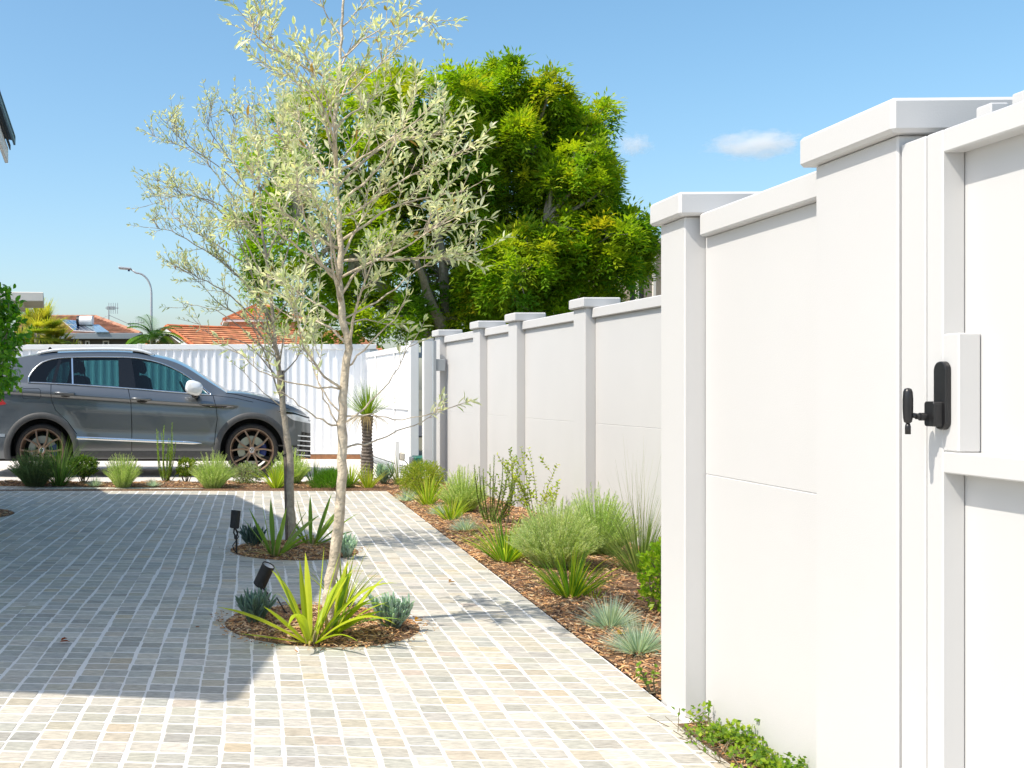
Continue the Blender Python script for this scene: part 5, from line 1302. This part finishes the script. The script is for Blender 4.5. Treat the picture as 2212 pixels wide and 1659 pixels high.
# grass tree
Yx = 13.6; bx = ((793-420)/F_PX*Yx, Yx, 0.01)
gt = thing("grass_tree", "small grass tree with dark ringed trunk and spiky green head near the sliding gate", "grass tree", bx)
m = MB(); prof = []
for k in range(40):
    z = 0.80*k/39; prof.append((0.072 + 0.009*sin(z*9) + 0.006*((k % 2)*2-1) + rr(-.002, .002), z))
m.lathe(prof, 18); m.build("trunk", mat("charred_trunk", (0.15, 0.125, 0.105), 0.95, 0.5, 18, 0.8, 50), gt)
m = MB()
for k in range(130):
    a = rr(0, 2*pi); m.col = vary((.42,.33,.18), 0.25); m.blade(V(cos(a)*0.05, sin(a)*0.05, 0.80), V(cos(a), sin(a), -0.15), rr(0.18, 0.42), 0.006, 9.0, 5, 0.1)
m.build("dry_skirt", M_FINE, gt)
m = MB()
for k in range(420):
    a = rr(0, 2*pi); t = rr(0, 1)**0.75*1.15; m.col = vary(random.choice([(.22,.34,.03), (.30,.40,.04), (.15,.27,.03)]), 0.2); m.blade(V(cos(a)*0.02, sin(a)*0.02, 0.79), V(cos(a)*sin(t), sin(a)*sin(t), cos(t)), rr(0.34, 0.50), 0.0052, 0.5, 4, 0.2)
m.build("crown", M_FINE, gt)

# --- right garden bed, far to near
two("leafy_shrub", leafy(0.23, 0.36, 1500, 0.04, 0.008, [(.30,.36,.04), (.22,.31,.035), (.38,.41,.07)], core=0.2), "bushy yellow green shrub by the green motor box at the far bed corner", "shrub", (2.42, 11.6, 0.01), GRB)
plant(tuft(95, 0.34, 0.011, LIME, 2.6, 0.95, 0.05, 6), "strap_grass", M_LEAF, "lime strap tuft in front of the yellow green shrub", "grass", spot(924, 1094), GRB)
plant(fescue(0.15, 240), "fescue_tuft", M_FINE, "small pale blue fescue at the corner of the paving, nearest the far end", "grass", spot(878, 1084), GRB)
plant(lavender(0.215, 0.46, 480, LAV, 0.95, 0.025), "lavender_bush", M_FINE, "round lavender bush between the yellow green shrub and dark rosemary", "bush", spot(1000, 1110), GRB)
plant(tuft(85, 0.27, 0.010, LIME, 2.6, 0.95, 0.04, 6), "strap_grass", M_LEAF, "small lime tuft by the paving edge below the round lavender", "grass", spot(975, 1128), GRB)
plant(fescue(0.13, 240), "fescue_tuft", M_FINE, "faint grey blue fescue beside the small lime tuft, against the paving", "grass", spot(948, 1116), GRB)
plant(rosemary(20, 0.68, 0.24, [(.25,.36,.10), (.32,.44,.12), (.20,.29,.08)]), "rosemary_bush", M_FINE, "dark upright rosemary in the middle of the right bed", "bush", spot(1058, 1135), GRB)
plant(fescue(0.16, 320), "fescue_tuft", M_FINE, "blue fescue tuft beside the paving, below the dark rosemary", "grass", spot(1006, 1152), GRB)
two("sapling", sprig(6, 0.62, 0.17, 0.028, 0.016, [(.28,.38,.06), (.34,.44,.07), (.20,.29,.05)]), "sparse young sapling right beside the dark rosemary", "plant", spot(1092, 1140), GRB)
two("sapling", sprig(9, 0.66, 0.27, 0.030, 0.018, [(.38,.46,.05), (.45,.52,.07), (.28,.38,.05)]), "taller yellow green sapling with spreading stems against the wall", "plant", spot(1165, 1148), GRB)
plant(tuft(150, 0.36, 0.010, LIME + GRN, 2.8, 1.0, 0.07, 7), "strap_grass", M_LEAF, "wide lime strap clump left of the large lavender", "grass", spot(1092, 1215), GRB)
plant(lavender(0.27, 0.46, 950, [(.60,.71,.33), (.68,.77,.40), (.50,.62,.26), (.73,.78,.48)], 1.0, 0.022), "lavender_bush", M_FINE, "largest feathery lavender bush in the right bed, in front", "bush", spot(1200, 1235), GRB)
plant(lavender(0.26, 0.48, 700, [(.54,.68,.26), (.62,.74,.32), (.44,.58,.20)], 1.0, 0.024), "lavender_bush", M_FINE, "second big lavender close behind the largest one, near the wall", "bush", spot(1290, 1205), GRB)
plant(tuft(120, 0.31, 0.012, GRN + LIME[:2], 2.4, 0.95, 0.05, 7), "strap_grass", M_LEAF, "fresh green strap tuft in front of the largest lavender", "grass", spot(1232, 1297), GRB)
plant(tuft(14, 0.13, 0.007, LIME, 2.0, 0.7, 0.02, 5), "strap_grass", M_LEAF, "tiny lime sprout right of the fresh green tuft", "grass", spot(1283, 1302), GRB)
plant(tuft(420, 0.52, 0.0042, [(.16,.24,.06), (.22,.30,.09), (.28,.33,.12), (.12,.2,.05)], 2.6, 0.95, 0.08, 7), "fine_grass", M_FINE, "fine airy grass clump between big lavenders and the near wall post", "grass", spot(1385, 1245), GRB)
m = MB()
for k in range(34):
    a = rr(0, 2*pi); t = rr(0.05, 0.45); m.col = vary((.34,.36,.22), 0.2); m.blade(V(rr(-.05,.05), rr(-.05,.05), 0.1), V(cos(a)*sin(t), sin(a)*sin(t), cos(t)), rr(0.55, 0.78), 0.0022, 0.35, 6, 0.1)
p = spot(1385, 1245); plant(m, "seed_stalks", M_FINE, "thin pale seed stalks rising out of the fine airy grass", "grass", (p[0], p[1] + 0.02, p[2]), GRB)
two("leafy_shrub", leafy(0.115, 0.37, 330, 0.032, 0.020, [(.32,.50,.025), (.24,.42,.025), (.42,.56,.035)], ground=0.02), "glossy bright green shrub tucked against the near wall post", "shrub", (G(1424, 1335).x + 0.03, G(1424, 1335).y, 0.01), GRB, M_LEAFG)
plant(fescue(0.165, 520), "fescue_tuft", M_FINE, "blue fescue tuft, the upper of the two near the white post", "grass", spot(1317, 1362), GRB)
plant(fescue(0.165, 520), "fescue_tuft", M_FINE, "blue fescue tuft, the lower one nearest the white post", "grass", spot(1380, 1417), GRB)
two("weed", sprig(4, 0.10, 0.07, 0.02, 0.014, [(.15,.28,.03), (.2,.33,.04)], 0.02), "tiny green weed at the foot of the near wall post", "plant", spot(1414, 1500), GRB)
# ground cover at the wall foot, near right
m = MB(); s = MB()
for k in range(900):
    t = random.random()**0.8; Y = lerp(3.72, 2.6, t); wx = 1.625 + 0.0362*Y; x = wx - abs(random.gauss(0, 0.055)) - 0.005; hh = max(0.006, rr(0.2, 1.0) * (0.055 + 0.03*sin(Y*19) + 0.02*sin(Y*43)) * (0.6 + 0.6*sin(3.1*(3.75-Y)/1.1 if Y > 2.65 else 0)))
    c = random.choice([(.24,.36,.025), (.17,.29,.025), (.32,.41,.05), (.12,.22,.03)])
    for _ in range(3):
        m.col = vary(c, 0.2, 0.1); m.leaf4(V(x + rr(-.012,.012), Y + rr(-.012,.012), hh), (rdir() + V(0, 0, 0.25)).normalized(), (V(-0.3, -0.2, 1) + rdir()*0.6).normalized(), rr(0.010, 0.021), rr(0.009, 0.017))
for k in range(150):
    Y = rr(2.6, 3.7); x = 1.60 + 0.0362*Y - rr(0, 0.13); d = V(rr(-1, 1), rr(-1, 1), rr(0.1, 0.8)).normalized(); s.tube([V(x, Y, 0), V(x, Y, 0) + d*rr(0.03, 0.09)], 0.0014, 4, False)
t = thing("ground_cover", "creeping bright green ground cover at the foot of the near wall", "ground cover", (0, 0, 0)); m.build("foliage", M_LEAF, t); s.build("stems", M_STEM, t)

# --- round olive beds
def agapanthus(spec, cols):
    """spec: list of (azimuth, tilt, length, width, droop)"""
    m = MB()
    for a, t, L, W, dr in spec:
        m.col = vary(random.choice(cols), 0.12, 0.06)
        m.blade(V(cos(a)*0.02, sin(a)*0.02, 0.0), V(cos(a)*sin(t), sin(a)*sin(t), cos(t)), L*0.93*rr(0.92, 1.04), W*rr(0.85, 1.08), dr, 14, 0.14, 0.04, rr(-0.5, 0.5), lambda q: 0.55 + 1.1*q if q < 0.45 else max(0.03, 1.045*(1 - ((q-0.45)/0.55)**2.3)))
    for k in range(4):
        a = rr(0, 2*pi); m.col = vary((.50,.38,.16), 0.2); m.blade(V(cos(a)*0.02, sin(a)*0.02, 0.01), V(cos(a), sin(a), 0.35), rr(0.16, 0.28), 0.016, 7.0, 8, 0.3, 0.05)
    m.col = (.45,.36,.22)
    for k in range(9): a = rr(0, 2*pi); m.blade(V(cos(a)*0.018, sin(a)*0.018, 0), V(cos(a)*0.3, sin(a)*0.3, 1), rr(0.05, 0.09), 0.03, 1, 3, 0.2, 0.4)
    return m
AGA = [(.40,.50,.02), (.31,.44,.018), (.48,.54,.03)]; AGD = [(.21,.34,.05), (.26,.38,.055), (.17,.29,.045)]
sp1 = [(pi+0.1, 1.02, .46, .036, 1.2), (pi-0.25, .80, .28, .034, 1.8), (pi+0.35, .24, .38, .036, 4.8), (-pi/2-0.5, .42, .36, .040, 9.0), (pi-0.1, 1.42, .34, .038, .4), (0.15, .08, .46, .038, 1.0), (2.4, .10, .40, .034, 1.4), (0.2, .34, .50, .040, 1.8), (0.05, .58, .50, .038, 3.2), (0.35, .78, .48, .036, 3.8), (-0.3, .80, .42, .034, 4.2), (1.6, .35, .46, .034, 1.8), (0.9, .6, .48, .032, 2.8), (-0.9, 1.0, .32, .032, 4.2), (-0.15, .22, .44, .036, 1.2), (2.2, .5, .42, .032, 2.8), (0.3, 1.0, .46, .032, 3.8), (pi+0.6, .4, .32, .034, 4.2), (2.8, .34, .42, .032, 1.8), (0.5, .46, .46, .034, 2.2), (1.2, .9, .44, .030, 3.4)]
plant(agapanthus(sp1, AGA), "strap_leaf_plant", M_LEAFG, "large lime green strap leaved plant in front of the nearer olive trunk", "plant", spot(672, 1394), GO)
sp1b = [(rr(-1.2, 1.2), rr(.25, 1.0), rr(.28, .42), .030, rr(1.2, 3)) for _ in range(13)]
plant(agapanthus(sp1b, AGA + AGD[:1]), "strap_leaf_plant", M_LEAFG, "darker strap leaved plant just right of the large lime one", "plant", spot(712, 1378), GO)
plant(tuft(34, 0.34, 0.011, [(.30,.36,.10), (.24,.30,.08), (.16,.22,.05)], 1.8, 0.95, 0.03, 7), "strap_grass", M_LEAF, "thin arching tuft behind the nearer olive trunk", "grass", spot(742, 1312), GO)
sp2 = [(pi+0.1, .42, .40, .036, .6), (pi-0.2, .62, .34, .034, .9), (pi/2+0.3, .15, .44, .036, .4), (0.0, .52, .40, .036, .8), (0.3, .72, .44, .036, 1.4), (0.0, .95, .34, .034, 2.2), (1.0, .4, .38, .036, .8), (-1.4, .5, .28, .032, 2.0), (pi+.4, .2, .38, .032, .4), (2.4, .55, .34, .034, 1.2), (-.5, .8, .32, .034, 2)]
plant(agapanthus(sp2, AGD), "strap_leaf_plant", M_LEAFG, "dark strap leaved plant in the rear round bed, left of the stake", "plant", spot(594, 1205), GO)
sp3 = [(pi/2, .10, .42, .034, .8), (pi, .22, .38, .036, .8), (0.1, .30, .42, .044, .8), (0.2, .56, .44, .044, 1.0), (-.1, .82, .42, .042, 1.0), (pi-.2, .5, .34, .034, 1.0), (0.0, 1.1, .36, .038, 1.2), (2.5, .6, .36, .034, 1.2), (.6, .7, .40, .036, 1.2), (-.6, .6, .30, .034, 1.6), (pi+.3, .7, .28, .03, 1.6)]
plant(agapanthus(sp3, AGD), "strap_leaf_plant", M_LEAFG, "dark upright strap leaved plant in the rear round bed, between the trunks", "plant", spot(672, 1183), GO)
plant(senecio(18, 0.07, 0.135, [(.20,.31,.26), (.25,.36,.31), (.16,.25,.21)]), "chalkstick_plant", M_LEAFG, "shaded blue chalksticks at the left of the front round bed", "succulent", spot(553, 1350), GO)  # shade of the house put into darker stick colours
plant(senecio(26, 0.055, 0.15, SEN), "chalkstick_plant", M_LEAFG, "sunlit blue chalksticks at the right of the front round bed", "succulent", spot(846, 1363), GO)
plant(senecio(12, 0.07, 0.13, [(.10,.17,.15), (.14,.22,.19), (.08,.14,.12)]), "chalkstick_plant", M_LEAFG, "shaded blue chalksticks at the left of the rear round bed", "succulent", spot(548, 1186), GO)  # same sticks, colours darkened further to stand for shade
plant(senecio(12, 0.065, 0.14, SEN), "chalkstick_plant", M_LEAFG, "blue chalksticks at the right of the rear round bed, behind nearer trunk", "succulent", spot(750, 1207), GO)
# --- leafy shrub at the left edge
ls = thing("leafy_tree", "dense glossy green leafy shrub on a stem, cut off by the left edge", "shrub", (-1.99, 9.95, 0))
m = MB(); m.tube([(0, 0, 0), (0.03, 0, 0.6), (0, 0.02, 1.3)], [0.035, 0.03, 0.025], 8)
for k in range(26): d = rdir(); e = V(d.x*0.42, d.y*0.42, 1.62 + d.z*0.5); m.tube(bend(V(0, 0, rr(0.9, 1.6)), e, 0.1, 4), [0.014, 0.011, 0.008, 0.005, 0.003], 5, False)
m.build("trunk", M_BARKD, ls)
m = MB(); LC = [(.13,.34,.02), (.20,.43,.025), (.09,.25,.018), (.28,.50,.03)]
for k in range(1150):
    d = rdir(); q = rr(0.3, 1.0)**0.5; lump = 1 + 0.16*sin(6*d.x + 3*d.z) + 0.10*sin(11*d.z + 4*d.y)
    p = V(d.x*0.44*q*lump, d.y*0.44*q*lump, 1.60 + d.z*0.60*q*lump); c = random.choice(LC)
    for _ in range(4): m.col = vary(c, 0.2, 0.1); m.leaf(p + rdir()*0.03, (d*0.6 + rdir()*0.9 + V(0, 0, 0.1)).normalized(), (d + V(0, 0, 0.5) + rdir()*0.5).normalized(), rr(0.05, 0.085), rr(0.028, 0.042), 0.12)
m.build("crown", M_LEAFG, ls)

# ------------------------------------------------------------------ garden spotlights
def spotlight(label, base, head, d, Lh, rad, cab=True):
    t = thing("garden_spotlight", label, "garden light", tuple(base), 0, "black garden spotlights")
    d = d.normalized(); h = head - base
    q = d.to_track_quat('Z', 'Y').to_matrix().to_4x4(); M = Matrix.Translation(h) @ q
    m = MB(); m.lathe([(rad*0.75, -Lh/2), (rad, -Lh/2 + 0.006), (rad, Lh/2), (rad*0.90, Lh/2), (rad*0.88, Lh/2 - 0.006)], 28, M); hd_ = m.build("lamp_head", M_BLACKMATT, t, smooth=False)
    m = MB(); m.lathe([(0, Lh/2 - 0.005), (rad*0.88, Lh/2 - 0.005)], 28, M); m.build("lens", mat("frosted_lens", (0.68, 0.70, 0.72), 0.25, 0.03, 5), hd_)
    m = MB(); k = V(h.x*0.25, 0, h.z*0.45)
    sd = d.cross(V(0, 1, 0)).normalized()
    low = h - d*(Lh*0.30)
    neck = V(low.x*0.4, 0, low.z - 0.085)
    m.tube([V(0, 0, -0.05), V(0, 0, neck.z*0.8), neck], [0.006, 0.007, 0.007], 8)
    for s in (-1, 1): m.tube([neck, neck + V(s*0.014, -0.005, 0.03), low + V(s*0.004, 0, -0.02) + V(0, -rad*0.9, 0), low + V(0, -rad*0.9, 0.03)], 0.0055, 8)
    m.lathe([(0.012, -0.012), (0.012, 0.012)], 14, Matrix.Translation(neck)); m.build("bracket", M_BLACKMATT, t)
    m = MB(); m.tube([low + V(0, 0.01, -0.02), neck + V(0.02, 0.01, 0.0), neck + V(-0.022, 0, -0.06), V(-0.02, 0, neck.z*0.3), V(0.005, 0, 0)] if not cab else [low + V(0.01, 0.01, -0.02), neck + V(0.03, 0, -0.02), V(0.05, -0.01, 0.10), V(0.09, -0.01, 0.03), V(0.13, -0.02, 0.008)], 0.0038, 6); m.build("cable", M_BLACKMATT, t)
base = G(576, 1333); spotlight("black garden spotlight tilted right, lens visible, in the front round bed", base, S(570, 1243, base.y), V(0.42, -0.30, 1), 0.125, 0.033)
base = G(511, 1197); spotlight("upright black garden spotlight on the left of the rear round bed", base, S(508, 1122, base.y), V(0.10, 0.12, 1), 0.125, 0.033, False)

# a few fallen leaves
random.seed(4)
LABL = ["orange fallen leaf at the right rim of the front round bed", "rust red fallen leaf on the shaded paving at left", "dry brown leaf on the bare paving right of the front bed", "yellow fallen leaf on the mulch by the blue fescues"]
for (u, v), lb, c in zip(((894, 1348), (128, 1393), (968, 1263), (1333, 1385)), LABL, ((.55,.27,.02), (.30,.07,.03), (.33,.18,.08), (.5,.34,.03))):
    m = MB(); m.col = c; m.leaf(V(0, 0, 0), V(1, 0.3, 0.1), V(0, 0.2, 1), 0.05, 0.02, 0.3); m.col = vary(c); m.leaf(V(0.005, 0.01, 0.004), V(0.8, 0.7, 0.25), V(0, -0.3, 1), 0.04, 0.018, 0.3)
    p = G(u, v); plant(m, "fallen_leaf", M_LEAF, lb, "leaf", (p.x, p.y, 0.012 if v != 1385 else 0.03), "fallen leaves")
